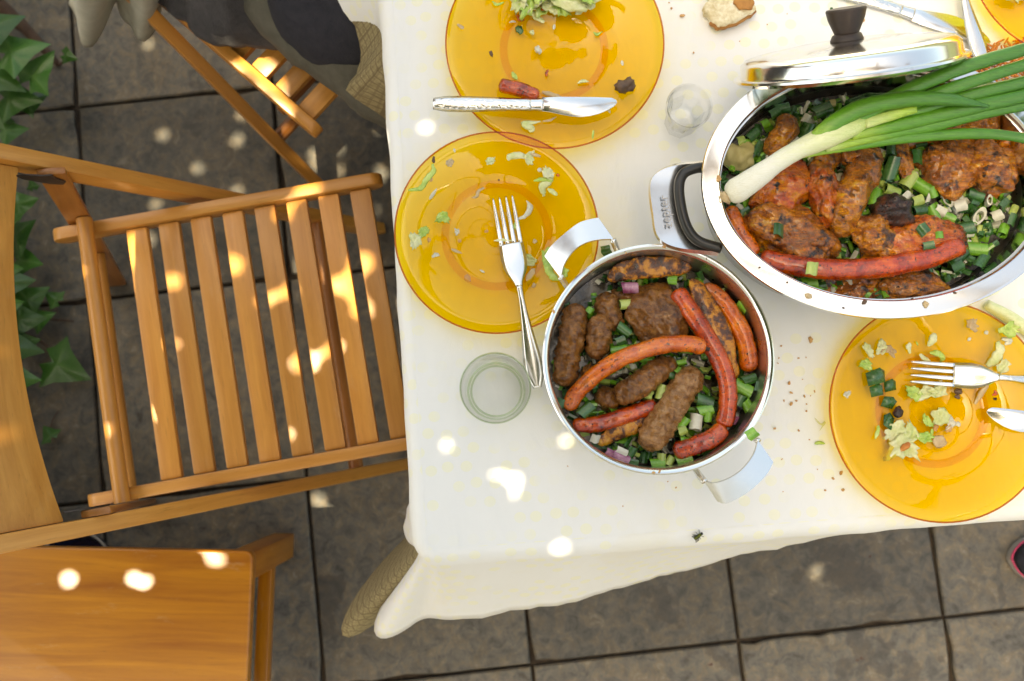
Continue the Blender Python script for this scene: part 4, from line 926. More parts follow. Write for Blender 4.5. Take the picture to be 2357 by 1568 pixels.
G2 = 'roast meats in the oval pot'; ot = OZ-.030
snake('sausage', 'long glossy red sausage lying across the roast meat in the oval pot', 'sausage', G2, z6, [(735, 838), (900, 885), (1100, 912), (1300, 915), (1500, 900), (1750, 850), (1985, 765)], [.0095, .0108, .0112, .0112, .0112, .0112, .0108], [ot-.002, ot, ot+.002, ot+.003, ot+.003, ot+.002, ot], 'saus_red', .0010, 150, 31, 60, 22, rend=.6)
snake('sausage', 'orange sausage end against the inner wall near the onion bulb', 'sausage', G2, z6, [(545, 530), (590, 640), (640, 730), (720, 835)], [.0085, .0090, .0090, .0085], [ot-.012, ot-.009, ot-.008, ot-.006], 'saus', .0010, 150, 32)
chunk('roast_meat', 'red glazed chicken piece under the white onion stalk', 'meat', G2, z6, (870, 430), ot-.014, (.036, .028, .018), 45, 'meat_red', 41, .0036, 40)
chunk('roast_meat', 'pointed charred chicken wing tip between the red piece and the torn strip', 'meat', G2, z6, (1130, 440), ot-.006, (.0165, .033, .014), 8, 'meat_red', 42, .0032, 45)
chunk('roast_meat', 'dark knuckle at the top of the chicken wing', 'meat', G2, z6, (1140, 250), ot-.012, (.014, .018, .012), 0, 'meat', 43, .003, 50, sub=4)
snake('roast_meat', 'torn fibrous strip of brown meat in the middle of the oval pot', 'meat', G2, z6, [(1420, 170), (1385, 300), (1310, 450), (1250, 600), (1235, 720)], [.013, .0175, .019, .0165, .011], [ot-.014, ot-.007, ot-.004, ot-.005, ot-.012], 'meat', .0045, 55, 44, 60, 28)
chunk('roast_meat', 'pinkish meat lump by the torn strip below the onion leaves', 'meat', G2, z6, (1305, 235), ot-.008, (.0125, .0115, .011), 0, 'meat_pink', 45, .0024, 50, sub=4)
chunk('roast_meat', 'broad folded chop with a green onion scrap on it', 'meat', G2, z6, (900, 690), ot-.012, (.050, .028, .020), -22, 'meat_pink', 46, .0045, 42, .25)
chunk('roast_meat', 'curled flap of the folded chop reaching towards the torn strip', 'meat', G2, z6, (1090, 765), ot-.010, (.024, .014, .013), 12, 'meat_pink', 47, .0035, 50)
chunk('roast_meat', 'wide orange-brown meat slab behind the long red sausage', 'meat', G2, z6, (1720, 745), ot-.012, (.048, .026, .018), 6, 'meat_red', 48, .0042, 42, .15)
chunk('roast_meat', 'browned bony end of the wide meat slab', 'meat', G2, z6, (1440, 720), ot-.008, (.020, .027, .017), 10, 'meat', 49, .0042, 50)
chunk('roast_meat', 'blackened round knob of meat above the wide slab', 'meat', G2, z6, (1560, 560), ot-.006, (.021, .017, .017), -30, 'char', 50, .0028, 45)
chunk('roast_meat', 'large reddish brown roast piece under the lowest onion leaf', 'meat', G2, z6, (1900, 285), ot-.016, (.034, .032, .020), 20, 'meat_pink', 51, .0042, 42, .3)
chunk('roast_meat', 'dark reddish roast lobe at the bare end of the oval pot', 'meat', G2, z6, (2130, 300), ot-.012, (.032, .030, .020), -40, 'meat_pink', 52, .0042, 42, .3)
chunk('roast_meat', 'dark charred meat piece under the onion leaves by the far wall', 'meat', G2, z6, (1800, 70), ot-.018, (.034, .016, .014), 10, 'meat', 53, .004, 45)
chunk('roast_meat', 'roast piece with a blackened hollow beside the far pot wall', 'meat', G2, z6, (2070, 40), ot-.016, (.030, .020, .016), -10, 'meat', 54, .004, 45)
chunk('roast_meat', 'small crisp brown nugget at the bare end of the oval pot', 'meat', G2, z6, (2300, 90), ot-.014, (.021, .020, .015), 0, 'meat_red', 55, .0036, 50)
snake('roast_meat', 'dark drumstick end beside the boiled potato', 'meat', G2, z6, [(940, -10), (900, 50), (830, 140), (780, 220)], [.0135, .0155, .0130, .0110], [ot-.016, ot-.012, ot-.014, ot-.018], 'meat', .0034, 55, 56, 44, 26)
chunk('roast_meat', 'pale browned cutlet below the long red sausage', 'meat', G2, z6, (1660, 1010), ot-.020, (.042, .018, .014), 2, 'meat', 57, .0036, 45)
chunk('roast_meat', 'small dark meat piece below the long red sausage', 'meat', G2, z6, (1330, 1020), ot-.024, (.026, .016, .012), 0, 'meat_pink', 58, .0036, 45)
chunk('roast_meat', 'little pinkish meat scrap below the pale onion ring', 'meat', G2, z6, (1150, 1005), ot-.026, (.013, .015, .010), 0, 'meat_pink', 59, .003, 50, sub=4)
chunk('roast_meat', 'orange meat edge under the start of the long sausage', 'meat', G2, z6, (950, 980), ot-.026, (.022, .012, .010), -35, 'meat_red', 60, .003, 50, sub=4)
chunk('roast_meat', 'brown meat sliver near the dark green onion leaf pieces', 'meat', G2, z6, (1615, 240), ot-.014, (.010, .020, .009), 10, 'meat', 61, .003, 50, sub=4)
chunk('potato', 'boiled potato at the inner wall beside the onion stalk', 'potato', G2, z6, (605, 225), ot-.020, (.0165, .016, .015), 0, 'potato', 62, .001, 30, sub=4)
ro = random.Random(11)
for q, nm, k, r, s in [((830, 690), 'g_dark', 2, 80, 2.2), ((1045, 915), 'g_light', 2, 80, 2.0), ((1045, 1000), 'g_mid', 1, 0, 1.8), ((1735, 680), 'g_dark', 2, -60, 1.7), ((1770, 770), 'g_dark', 2, 10, 1.7), ((1835, 715), 'g_mid', 2, 85, 1.2), ((640, 775), 'g_dark', 2, -60, 1.5),
    ((1545, 290), 'g_dark', 1, 75, 2.8), ((1530, 200), 'g_dark', 2, 80, 2.2), ((1680, 240), 'g_dark', 2, 85, 2.4), ((1650, 370), 'g_light', 0, 55, 2.4), ((1540, 440), 'g_light', 0, -20, 2.2), ((1440, 480), 'g_mid', 1, 70, 2.2), ((1730, 410), 'g_mid', 1, -40, 2.1), ((1790, 440), 'g_mid', 0, -60, 1.7), ((1620, 470), 'white_on', 2, 40, 1.6), ((1690, 495), 'g_light', 2, 20, 1.9), ((1870, 430), 'white_on', 1, 20, 2.0),
    ((1895, 495), 'white_on', 3, 20, 2.4), ((1960, 530), 'white_on', 2, 10, 1.8), ((2075, 600), 'white_on', 3, -40, 3.0), ((1840, 560), 'white_on', 2, -30, 1.8), ((2140, 495), 'white_on', 3, 30, 1.8), ((1800, 580), 'g_mid', 1, -70, 1.9), ((1990, 670), 'g_dark', 1, 10, 2.2), ((2070, 795), 'g_mid', 1, -10, 2.2), ((2230, 680), 'g_mid', 0, 60, 1.7), ((1960, 840), 'g_dark', 1, 40, 2.1), ((2090, 870), 'g_dark', 1, 50, 2.2), ((1930, 900), 'g_dark', 2, 20, 2.0),
    ((2210, 520), 'g_dark', 2, 45, 2.0), ((2060, 460), 'g_dark', 1, -20, 1.9), ((2190, 440), 'g_mid', 2, -10, 1.5), ((2290, 560), 'g_light', 1, 60, 1.4), ((2260, 610), 'g_dark', 2, 70, 2.0), ((1710, 560), 'g_dark', 1, 10, 1.9), ((1900, 610), 'g_mid', 2, -30, 1.8), ((2190, 590), 'white_on', 2, 20, 1.6), ((1480, 540), 'g_mid', 1, -70, 1.5),
    ((650, 165), 'g_mid', 1, 75, 1.6), ((720, 180), 'g_dark', 1, 60, 1.9), ((690, 95), 'g_dark', 0, 40, 1.9), ((1020, 70), 'g_dark', 1, 70, 2.1), ((930, 130), 'white_on', 2, 60, 1.6), ((610, 130), 'g_light', 2, 20, 1.4), ((760, 30), 'g_mid', 2, 30, 1.4), ((1010, -10), 'white_on', 2, 60, 1.5), ((1120, -60), 'g_dark', 1, 20, 2.2), ((1190, 20), 'g_dark', 2, -20, 2.2), ((1205, 225), 'g_light', 2, 70, 1.8), ((1240, 390), 'white_on', 1, 80, 2.2), ((1260, 280), 'g_dark', 2, 70, 1.4),
    ((1330, 540), 'g_dark', 2, 60, 1.0), ((1610, 200), 'onion', 0, 0, 1), ((1120, 830), 'g_light', 2, 20, 1.6), ((1330, -110), 'g_dark', 1, 20, 1.9), ((1460, -130), 'g_dark', 1, -10, 2.0), ((1640, -90), 'white_on', 3, 10, 2.0), ((1680, -140), 'g_mid', 0, 10, 2.1), ((1170, -100), 'potato', 0, 10, 1.3), ((820, -40), 'g_dark', 2, 30, 1.8), ((870, -70), 'g_dark', 1, 10, 1.8)]:
    if nm != 'onion': onion(z6(*q), ot+(.006 if q in ((830, 690), (1735, 680), (1770, 770), (1835, 715)) else .012 if q == (1045, 915) else -.016), nm, k, r, 'oval', s*.6)
import re as _re
FORM = ('tube', 'curved piece', 'flat scrap', 'ring')
_cut = _re.compile(r' (curving|bent|touching|pressed|below|lying|standing|half|under|in|beside|between|along|with|at|by|behind|reaching|above|near|second|against|of|on|squeezed)\b')
_foods = [(o.matrix_basis @ Vector(o.bound_box[0]).lerp(Vector(o.bound_box[6]), .5), _cut.split(o['label'])[0].replace('orange-brown', 'orange brown')) for o in bpy.data.objects if o.get('group') in (G1, G2)]
for o in [x for x in bpy.data.objects if x.name.startswith('onion_piece') and 'stuck' not in x['label'] and 'cloth' not in x['label']]:
    me_ = o.data; nm = [k for k in OM if me_ in OM[k]][0]; pot = 'oval' if 'oval' in o['label'] else 'round'
    nr = sorted(_foods, key=lambda q: (q[0]-o.location).length)
    a_, b2 = nr[0][1], next((q[1] for q in nr[1:] if q[1] != nr[0][1]), '')
    o['label'] = '%s onion %s between the %s and %s' % (COL[nm], FORM[OM[nm].index(me_)], a_, b2)
    if len(o['label'].split()) > 15: o['label'] = '%s onion %s beside the %s in %s pot' % (COL[nm], FORM[OM[nm].index(me_)], a_, pot)
# the loose mass of finely chopped onion below
def mass(name, cx, cy, a, b_, z, n, seed, weights, s0, label):
    rnd = random.Random(seed); V, Fc, mi = [], [], []; keys = ('g_dark', 'g_mid', 'g_light', 'white_on')
    for _ in range(n):
        r_ = math.sqrt(rnd.random())*.97; t_ = rnd.random()*6.283; c = Vector((cx+a*r_*math.cos(t_), cy+b_*r_*math.sin(t_), z+rnd.uniform(-.006, .006)))
        L, Wd, bend = s0*rnd.uniform(.5, 1.6), s0*rnd.uniform(.35, .9), rnd.uniform(.2, 1.); Rm_ = Matrix.Rotation(rnd.random()*6.28, 3, 'Z') @ Matrix.Rotation(rnd.uniform(-.7, .7), 3, 'X') @ Matrix.Rotation(rnd.uniform(-.7, .7), 3, 'Y')
        o_ = len(V); mt = rnd.choices(range(4), weights)[0]
        for zt_ in (0, -.0006):
            for i in range(2):
                for j in range(4): y = (j/3-.5)*2; V.append(c+Rm_ @ Vector(((i-.5)*L, y*Wd*.5, -bend*Wd*y*y+zt_)))
        ix = lambda t__, i, j: o_+t__*8+i*4+j
        for j in range(3):
            Fc += [(ix(0, 0, j), ix(0, 1, j), ix(0, 1, j+1), ix(0, 0, j+1)), (ix(1, 0, j), ix(1, 0, j+1), ix(1, 1, j+1), ix(1, 1, j))]; mi += [mt, mt]
        Fc += [(ix(0, i, 0), ix(0, i, 3), ix(1, i, 3), ix(1, i, 0)) for i in (0, 1)]+[(ix(0, 0, j), ix(1, 0, j), ix(1, 1, j), ix(0, 1, j)) for j in (0, 3)]; mi += [mt]*4
    me = mesh(name, V, Fc, False)
    for k in keys: me.materials.append(M[k])
    me.polygons.foreach_set('material_index', mi)
    o = obj(name, me); return tag(o, label, 'chopped onion', kind='stuff')
mass('chopped_onion', pc.x, pc.y, PR-.011, PR-.011, fillz-.002, 700, 5, (5, 4, 2.5, 2), .010, 'finely chopped onion filling the gaps in the round pot')
mass('chopped_onion', oc.x, oc.y, OA-.028, OB-.028, OZ-.050, 1700, 6, (6, 4, 2, 2), .0105, 'finely chopped spring onion covering the bottom of the oval pot')

# ------------------------------------------------------------------ whole spring onion
def along(me, vals):
    a_ = me.attributes.new('along', 'FLOAT', 'POINT'); a_.data.foreach_set('value', vals); return me
so0 = P(1690, 440, OZ+.006); so = thing('spring_onion', so0, 'whole spring onion with a white bulb and long green leaves lying over the oval pot', 'spring onion')
def so_tube(name, pts, rads, v0, v1, n=48, seg=16, flat=.75, rend=0, seed=0):
    path = [P(x, y, z) for x, y, z in pts]; v, f = tube(path, rads, n, seg, .0004, 90, flat, seed=seed, round_end=rend)
    me = mesh(name, v, f); along(me, [v0+(v1-v0)*(i//seg)/(n-1) for i in range(len(v))]); return obj(name, me, M['spring'], so)
oz = OZ+.012
so_tube('bulb', [(1672, 452, oz-.006), (1700, 436, oz-.003), (1750, 402, oz), (1810, 360, oz+.004), (1880, 325, oz+.008), (1950, 295, oz+.011), (2015, 272, oz+.010)], [.0095, .0132, .0122, .0098, .0098, .0125, .0108, .005], .0, .40, 50, 22, .9, .5)
for i, (pts, rd) in enumerate([
    ([(1900, 330, oz+.008), (1985, 268, oz+.014), (2090, 208, oz+.020), (2220, 155, oz+.026), (2420, 96, oz+.034)], [.006, .0075, .0078, .0072, .0065]),
    ([(1925, 322, oz+.008), (2020, 272, oz+.012), (2130, 226, oz+.018), (2260, 180, oz+.024), (2430, 128, oz+.030)], [.005, .0062, .0066, .0064, .006]),
    ([(1980, 300, oz+.004), (2090, 262, oz+.008), (2220, 222, oz+.014), (2430, 172, oz+.022)], [.005, .0066, .0070, .006]),
    ([(1960, 310, oz+.006), (2090, 282, oz+.008), (2230, 248, oz+.012), (2430, 205, oz+.018)], [.006, .0080, .0082, .007]),
    ([(1900, 342, oz+.002), (2020, 312, oz+.002), (2150, 286, oz+.005), (2280, 255, oz+.009), (2430, 232, oz+.012)], [.004, .0072, .0076, .0070, .006]),
    ([(1850, 338, oz+.008), (1910, 290, oz+.017), (1985, 248, oz+.022), (2090, 228, oz+.024), (2190, 230, oz+.024), (2277, 245, oz+.020)], [.004, .0085, .0092, .0082, .0066, .0016]),
    ([(1850, 356, oz+.000), (1960, 336, oz-.002), (2080, 318, oz+.001), (2230, 308, oz+.004), (2330, 314, oz+.006), (2440, 340, oz+.008)], [.0035, .0052, .0058, .0056, .0052, .005])]):
    so_tube('leaf', pts, rd, .43 if i != 4 else .36, 1.0, 48, 14, .72, 0, i)
v, f = blob((0, 0, 0), (.0035, .0075, .0065), R_(35), .0012, 300, 3, 77); o = obj('root_end', mesh('root_end', v, f), M['onionbit'], so, False); o.location = P(1669, 455, oz-.006)-so0
so_tube('cut_stem', [(1990, 284, oz+.014), (2050, 266, oz+.016), (2108, 250, oz+.018)], [.006, .0055, .0045], .34, .46, 16, 12)

# ================================================================== SCRAPS, CRUMBS, SMALL THINGS
def z4(x, y): return Z(x, y, 940, 0, .38273)
def z5(x, y): return Z(x, y, 1700, 0, .38273)
def zC(x, y): return Z(x, y, 2000, 700, .39548)
def plate_z(pl, p):
    r = math.hypot(p[0]-pl.location.x, p[1]-pl.location.y)
    z = np.interp(r, [0, .054, .059, .067, .078, .111], [.0053, .0053, .0066, .0123, .017, .0212])
    return pl.location.z+z+math.sin(pl.rotation_euler.x)*(p[1]-pl.location.y)
def on_plate(pl, q, dz):
    z = CT+.01
    for _ in range(3): z = plate_z(pl, P(*q, z))+dz
    return P(*q, z)
def shred(zf, pl, pts, wd, m, label, group, cat='salad', dz=.0016, thick=.35, seed=0):
    path = [on_plate(pl, zf(*q), dz+abs(noise.noise(Vector((q[0]*.02, q[1]*.02, seed))))*.003) if pl else P(*zf(*q), CT+dz) for q in pts]
    n = max(10, 6*len(path)); v, f = tube(path, [wd*.4, wd, wd*1.1, wd*.9, wd*.35], n, 8, wd*.35, 220, thick, seed=seed, up=(.2, .1, 1))
    me = mesh('salad_shred', v, f); c0 = path[0].copy(); me.transform(Matrix.Translation(-c0)); o = obj('salad_shred', me, M[m]); o.location = c0; return tag(o, label, cat, group)
def scrap(zf, pl, q, ax, m, label, group, rot=0, seed=0, name='food_scrap', cat='scrap', amp=.0015, freq=160, dz=None, sub=3):
    dz = ax[2]*.7 if dz is None else dz
    c = on_plate(pl, zf(*q), dz) if pl else P(*zf(*q), CT+dz)
    v, f = blob((0, 0, 0), ax, R_(rot), amp, freq, sub, seed); o = obj(name, mesh(name, v, f), M[m]); o.location = c; return tag(o, label, cat, group)
def crumple(zf, pl, q, r, m, label, group, seed, rot=0, asp=1.4, dz=.002, name='salad_leaf', cat='salad'):
    """small crumpled leaf piece with a ragged edge"""
    rnd = random.Random(seed); n = 24; c = on_plate(pl, zf(*q), dz) if pl else P(*zf(*q), CT+dz); v = [(0, 0, r*.3)]; RG = (.25, .5, .75, 1.)
    rag = [1+rnd.uniform(-.30, .22) for _ in range(n)]; cv = rnd.uniform(-.6, .6)
    for k_ in RG:
        for k in range(n):
            a = 2*math.pi*k/n; rr = r*k_*(1+(rag[k]-1)*k_); x, y = rr*math.cos(a)*asp, rr*math.sin(a)
            z = r*(.3+.55*noise.noise(Vector((x/r*1.1, y/r*2.2, seed*1.7)))+.25*noise.noise(Vector((x/r*3, y/r*4, seed)))); v.append((x, y+cv*x*x/r*.6, max(z, .0004)))
    f = [(0, 1+k, 1+(k+1) % n) for k in range(n)]
    for L in range(3): f += [(1+L*n+k, 1+(L+1)*n+k, 1+(L+1)*n+(k+1) % n, 1+L*n+(k+1) % n) for k in range(n)]
    me = mesh(name, v, f); bm = bmesh.new(); bm.from_mesh(me); bmesh.ops.solidify(bm, geom=bm.faces[:], thickness=.0008); bm.to_mesh(me); bm.free(); me.shade_smooth()
    o = obj(name, me, M[m]); o.location = c; o.rotation_euler = (0, 0, R_(rot)); return tag(o, label, cat, group)

# --- large plate
gA = 'scraps on the plate with the ornamental knife'
path = [on_plate(plA, z4(*q), .0075) for q in ((800, 555), (930, 585), (1068, 632))]
v, f = tube(path, [.0080, .0086, .0078], 30, 20, .0010, 90, 1, seed=70, round_end=.5); me = mesh('sausage_stub', v, f); me.transform(Matrix.Translation(-path[0])); o = obj('sausage_stub', me, M['saus_red']); o.location = path[0]
tag(o, 'short browned sausage stub beside the ornamental knife', 'sausage')
scrap(z4, plA, (1628, 558), (.0125, .0085, .006), 'scrap', 'brown stringy meat scrap on the rim of the large plate', gA, 25, 71, amp=.003, freq=140)
rs = random.Random(21); shp = thing('salad_heap', on_plate(plA, z4(1150, -40), .0), 'heap of chopped green lettuce and cabbage on the large plate', 'salad')
for i in range(26):
    x, y = rs.uniform(920, 1380), rs.uniform(-150, 85); 
    if y > 60-abs(x-1130)*.12: y -= 40
    o = crumple(z4, plA, (x, y), rs.uniform(.007, .013), 'cab_green' if rs.random() < .6 else 'cabbage', None, None, 100+i, rs.uniform(0, 360), rs.uniform(1.2, 2.2), rs.uniform(.002, .014), 'lettuce_piece', None)
    o.parent = shp; o.matrix_parent_inverse = Matrix.Translation(shp.location).inverted()
for i, (pts, m_, w_) in enumerate([([(760, 10), (790, 30), (835, 15)], 'cab_green', .0016), ([(870, 150), (890, 140), (915, 145)], 'white_on', .0014), ([(985, 70), (1030, 90), (1060, 120), (1100, 145)], 'cabbage', .004), ([(890, 470), (905, 500), (925, 520)], 'cab_green', .0026), ([(1315, 545), (1350, 530), (1390, 535)], 'cabbage', .0024), ([(1420, 210), (1445, 225), (1480, 205)], 'cab_green', .0018),
    ([(1000, 860), (1020, 840), (970, 810), (1075, 795)], 'cabbage', .0036), ([(1090, 792), (1140, 785), (1180, 762)], 'onionbit', .0012), ([(1515, 710), (1530, 740)], 'white_on', .0018), ([(1085, 600), (1130, 615), (1210, 635)], 'onionbit', .003), ([(1165, 160), (1160, 195)], 'white_on', .002), ([(1605, 395), (1612, 430)], 'white_on', .0018), ([(1420, 850), (1415, 910)], 'cab_green', .0012), ([(530, 160), (560, 180), (570, 190)], 'onionbit', .002)]):
    shred(z4, plA, pts, w_, m_, '%s shred on the large plate with the ornamental knife' % {'cab_green': 'green lettuce', 'cabbage': 'pale cabbage', 'white_on': 'white onion', 'onionbit': 'soft onion'}[m_], gA, seed=i)
for i, (q, ax, m_, lb) in enumerate([((935, 195), (.0042, .0055, .002), 'g_dark', 'dark green onion square on the large plate'), ((943, 112), (.0035, .0055, .003), 'meat_red', 'red-brown meat crumb by the salad heap'), ((1085, 55), (.0035, .007, .003), 'meat_red', 'orange meat bit tucked in the salad heap'), ((1060, 330), (.0048, .004, .003), 'white_on', 'white crumb in the middle of the large plate'), ((1115, 480), (.002, .005, .0018), 'saus', 'pink sausage sliver above the sausage stub'), ((755, 355), (.0018, .0035, .0015), 'scrap', 'dark fleck at the well of the large plate'), ((1020, 215), (.003, .003, .0015), 'cabbage', 'pale crumb below the salad heap')]):
    scrap(z4, plA, q, ax, m_, lb, gA, i*40, 80+i)
# --- plate with the upright fork
gB = 'scraps on the plate with the fork by the round pot'
for i, (pts, m_, w_) in enumerate([([(160, 215), (165, 250), (130, 290), (100, 335), (40, 345)], 'cab_green', .0032), ([(412, 332), (385, 350), (375, 375), (350, 382)], 'onionbit', .0018), ([(525, 195), (555, 175), (610, 178), (655, 195)], 'cabbage', .0042), ([(640, 165), (690, 180)], 'onionbit', .0022), ([(620, 395), (638, 430), (615, 470), (568, 490)], 'white_on', .0030), ([(250, 632), (305, 655)], 'onionbit', .0018), ([(460, 592), (500, 588), (548, 592)], 'cabbage', .0016), ([(700, 640), (720, 700), (745, 760), (790, 785)], 'cab_green', .0048), ([(655, 300), (700, 290), (750, 300)], 'cab_green', .003), ([(720, 250), (735, 290), (700, 330), (705, 375)], 'cabbage', .0042), ([(725, 335), (770, 370)], 'cabbage', .0028), ([(265, 140), (268, 160)], 'white_on', .0014), ([(145, 390), (180, 335)], 'white_on', .0018), ([(680, 235), (690, 255)], 'white_on', .0024), ([(390, 735), (415, 748)], 'white_on', .0016)]):
    shred(z8, plB, pts, w_, m_, '%s shred on the plate with the upright fork' % {'cab_green': 'green lettuce', 'cabbage': 'pale cabbage', 'white_on': 'white onion', 'onionbit': 'soft onion'}[m_], gB, seed=20+i, dz=.0016 if i != 6 else .006)
for i, (q, r, m_) in enumerate([((210, 475), .0066, 'cab_green'), ((115, 550), .0052, 'cab_green'), ((75, 595), .0070, 'cabbage'), ((630, 690), .0066, 'cabbage'), ((445, 205), .0046, 'cabbage'), ((630, 190), .0058, 'cabbage'), ((725, 262), .0060, 'cabbage'), ((175, 662), .0030, 'white_on'), ((245, 212), .0040, 'onionbit'), ((800, 745), .006, 'cab_green'), ((740, 650), .0056, 'cab_green'), ((570, 520), .004, 'cab_green'), ((280, 548), .003, 'white_on')]):
    crumple(z8, plB, q, r, m_, 'small crumpled %s piece on the plate with the upright fork' % {'cab_green': 'green lettuce', 'cabbage': 'pale cabbage', 'white_on': 'white onion', 'onionbit': 'soft onion'}[m_], gB, 300+i, i*53)
for i, (q, ax, m_) in enumerate([((165, 195), (.0018, .0042, .0015), 'scrap'), ((150, 292), (.003, .0025, .0012), 'crumb'), ((640, 765), (.010, .0045, .0008), 'onionbit'), ((330, 775), (.005, .004, .0007), 'crumb'), ((775, 270), (.002, .0018, .0012), 'saus'), ((485, 295), (.0011, .0011, .0008), 'scrap'), ((425, 545), (.0026, .002, .001), 'crumb'), ((660, 595), (.0026, .0026, .0008), 'onionbit'), ((140, 588), (.0032, .002, .0012), 'crumb'), ((290, 592), (.0022, .0016, .001), 'crumb'), ((655, 810), (.0022, .0030, .0008), 'onionbit')]):
    scrap(z8, plB, q, ax, m_, '%s crumb on the plate with the upright fork' % {'scrap': 'dark brown', 'crumb': 'tan', 'onionbit': 'soft onion', 'saus': 'red'}[m_], gB, i*35, 120+i, amp=.0006)
# --- plate with leftovers
gC = 'leftovers on the plate below the oval pot'
for i, (q, r, rot, asp) in enumerate([((478, 612), .0098, 20, 1.3), ((485, 698), .0078, 5, 1.0), ((572, 668), .0076, -15, 1.1), ((562, 775), .0078, -60, 1.2), ((558, 892), .0072, 0, 1.3)]):
    pts = [(r*asp*c_, r*d_) for c_, d_ in ((-1, -.7), (.6, -.9), (1, .3), (.5, .9), (-.8, .8))]; v, f = extrude_poly(pts, 0, .001)
    v = [(x, y, z+.0025*math.sin(x*300+i)) for x, y, z in v]; o = obj('onion_leaf_piece', mesh('onion_leaf_piece', v, f), M['g_dark']); o.location = on_plate(plC, zC(*q), .003); o.rotation_euler = (.15, .1, R_(rot+i*17))
    tag(o, 'dark green onion leaf square among leftovers on the plate below the oval pot', 'onion piece', gC)
scrap(zC, plC, (617, 836), (.0058, .0068, .004), 'char', 'small charred meat scrap beside the dark green onion squares', gC, 0, 140)
for i, (q, r, m_, asp, lb) in enumerate([((640, 1060), .0155, 'cabbage', 1.5, 'large white cabbage piece with an orange fleck'), ((600, 960), .0115, 'cabbage', 1.6, 'shredded pale cabbage above the large cabbage piece'), ((700, 970), .0105, 'cabbage', 1.5, 'shredded cabbage curl next to the large cabbage piece'), ((885, 860), .0115, 'cabbage', 1.0, 'smooth white cabbage chunk in the middle of the leftovers'), ((715, 712), .0105, 'cab_green', 1.3, 'greenish lettuce clump below the fork tines'), ((800, 705), .0095, 'cabbage', 1.5, 'pinkish cabbage clump below the fork head'), ((880, 705), .0095, 'cabbage', 1.5, 'pale cabbage clump touching the fork head'), ((515, 428), .0075, 'cabbage', 1.4, 'pale cabbage bit near the plate rim under the oval pot'), ((430, 447), .0062, 'cabbage', 1.8, 'flat cabbage bit near the plate rim'), ((415, 532), .0070, 'cab_green', 1.4, 'greenish curl near the plate rim'), ((1315, 312), .0105, 'cab_green', 1.3, 'bright green and white leaf bit on the plate rim'), ((1280, 545), .0085, 'cabbage', 1.3, 'cabbage bit beside the fork handle'), ((955, 905), .0058, 'white_on', 1.8, 'white onion curl by the cabbage chunk'), ((800, 893), .0058, 'cab_green', 1.8, 'green shred by the cabbage chunk'), ((560, 440), .0066, 'onionbit', 1.6, 'brownish onion bit near the plate rim'), ((785, 995), .0085, 'cab_green', 1.4, 'thin green cabbage edge by the shreds'), ((295, 722), .0042, 'white_on', 1.4, 'white speck on the bare plate rim'), ((1085, 280), .0082, 'onionbit', 1.2, 'faint onion skin on the plate rim')]):
    crumple(zC, plC, q, r*.82, m_, lb+' on the leftovers plate' if len(lb.split()) < 8 else lb, gC, 400+i, i*37, asp, .0026)
for i, (pts, m_, w_, lb) in enumerate([([(850, 335), (840, 375), (815, 420)], 'cabbage', .0042, 'upright cabbage shred above the fork tines'), ([(690, 395), (688, 430), (695, 465)], 'cabbage', .0040, 'short cabbage shred above the fork tines'), ([(820, 460), (870, 465), (905, 490), (885, 515)], 'cab_green', .0036, 'curled green shred touching the fork tines'), ([(755, 470), (790, 500), (825, 512)], 'cabbage', .0032, 'thin cabbage shred by the fork tines'), ([(1245, 390), (1262, 450), (1225, 510), (1180, 545)], 'cabbage', .0062, 'long cabbage shred over the plate rim by the fork handle'), ([(1275, 372), (1330, 385), (1295, 410)], 'white_on', .0030, 'small bent white shred on the plate rim'), ([(1190, 665), (1160, 700), (1130, 745), (1105, 785)], 'onionbit', .0030, 'brown onion curl below the fork handle'), ([(1225, 700), (1240, 715), (1215, 730)], 'saus', .0022, 'orange curl below the fork handle'), ([(1170, 322), (1185, 345)], 'white_on', .0024, 'tiny white shred on the plate rim'), ([(1060, 385), (1080, 365)], 'white_on', .0018, 'tiny white sliver on the plate rim'), ([(500, 920), (490, 960), (475, 1005)], 'cab_green', .0026, 'green thread beside the cabbage shreds'), ([(735, 405), (745, 400)], 'cab_green', .0032, 'tiny green bit near the cabbage shreds'), ([(985, 900), (1010, 925)], 'white_on', .0030, 'white onion tail by the cabbage chunk'), ([(835, 940), (830, 985)], 'cab_green', .002, 'thin green thread below the cabbage chunk'), ([(1080, 650), (1150, 660), (1230, 640)], 'cab_green', .003, 'green shred under the fork handle')]):
    shred(zC, plC, pts, w_, m_, lb, gC, seed=60+i)
for i, (q, ax, m_, lb) in enumerate([((1000, 705), (.0045, .0035, .003), 'scrap', 'dark seed-like crumb under the fork head'), ((995, 738), (.003, .003, .0025), 'scrap', 'second dark crumb under the fork head'), ((940, 938), (.0042, .0036, .003), 'crumb', 'brown crumb below the cabbage chunk'), ((855, 935), (.004, .0032, .002), 'crumb', 'tan crumb left of the brown crumb on leftovers'), ((880, 1020), (.0075, .0075, .0015), 'onionbit', 'flat tan smear on the leftovers plate'), ((663, 1055), (.0035, .0075, .0025), 'orange', 'orange carrot fleck on the large cabbage piece'), ((1235, 752), (.002, .002, .0012), 'char', 'black speck below the fork handle')]):
    scrap(zC, plC, q, ax, m_, lb, gC, i*25, 150+i, amp=.0008, dz=.008 if m_ == 'orange' else None)
# pale onion stalk lying beside the leftovers plate
v, f = tube([P(2270, 700, CT+.008), P(2330, 735, CT+.008), P(2420, 800, CT+.008), P(2520, 860, CT+.008)], [.0055, .0075, .0078, .007], 30, 14, .0004, 90); me = mesh('onion_stalk', v, f)
along(me, [.28]*len(v)); o = obj('onion_stalk', me, M['spring']); tag(o, 'pale green onion stalk lying on the cloth beside the leftovers plate', 'onion stalk')
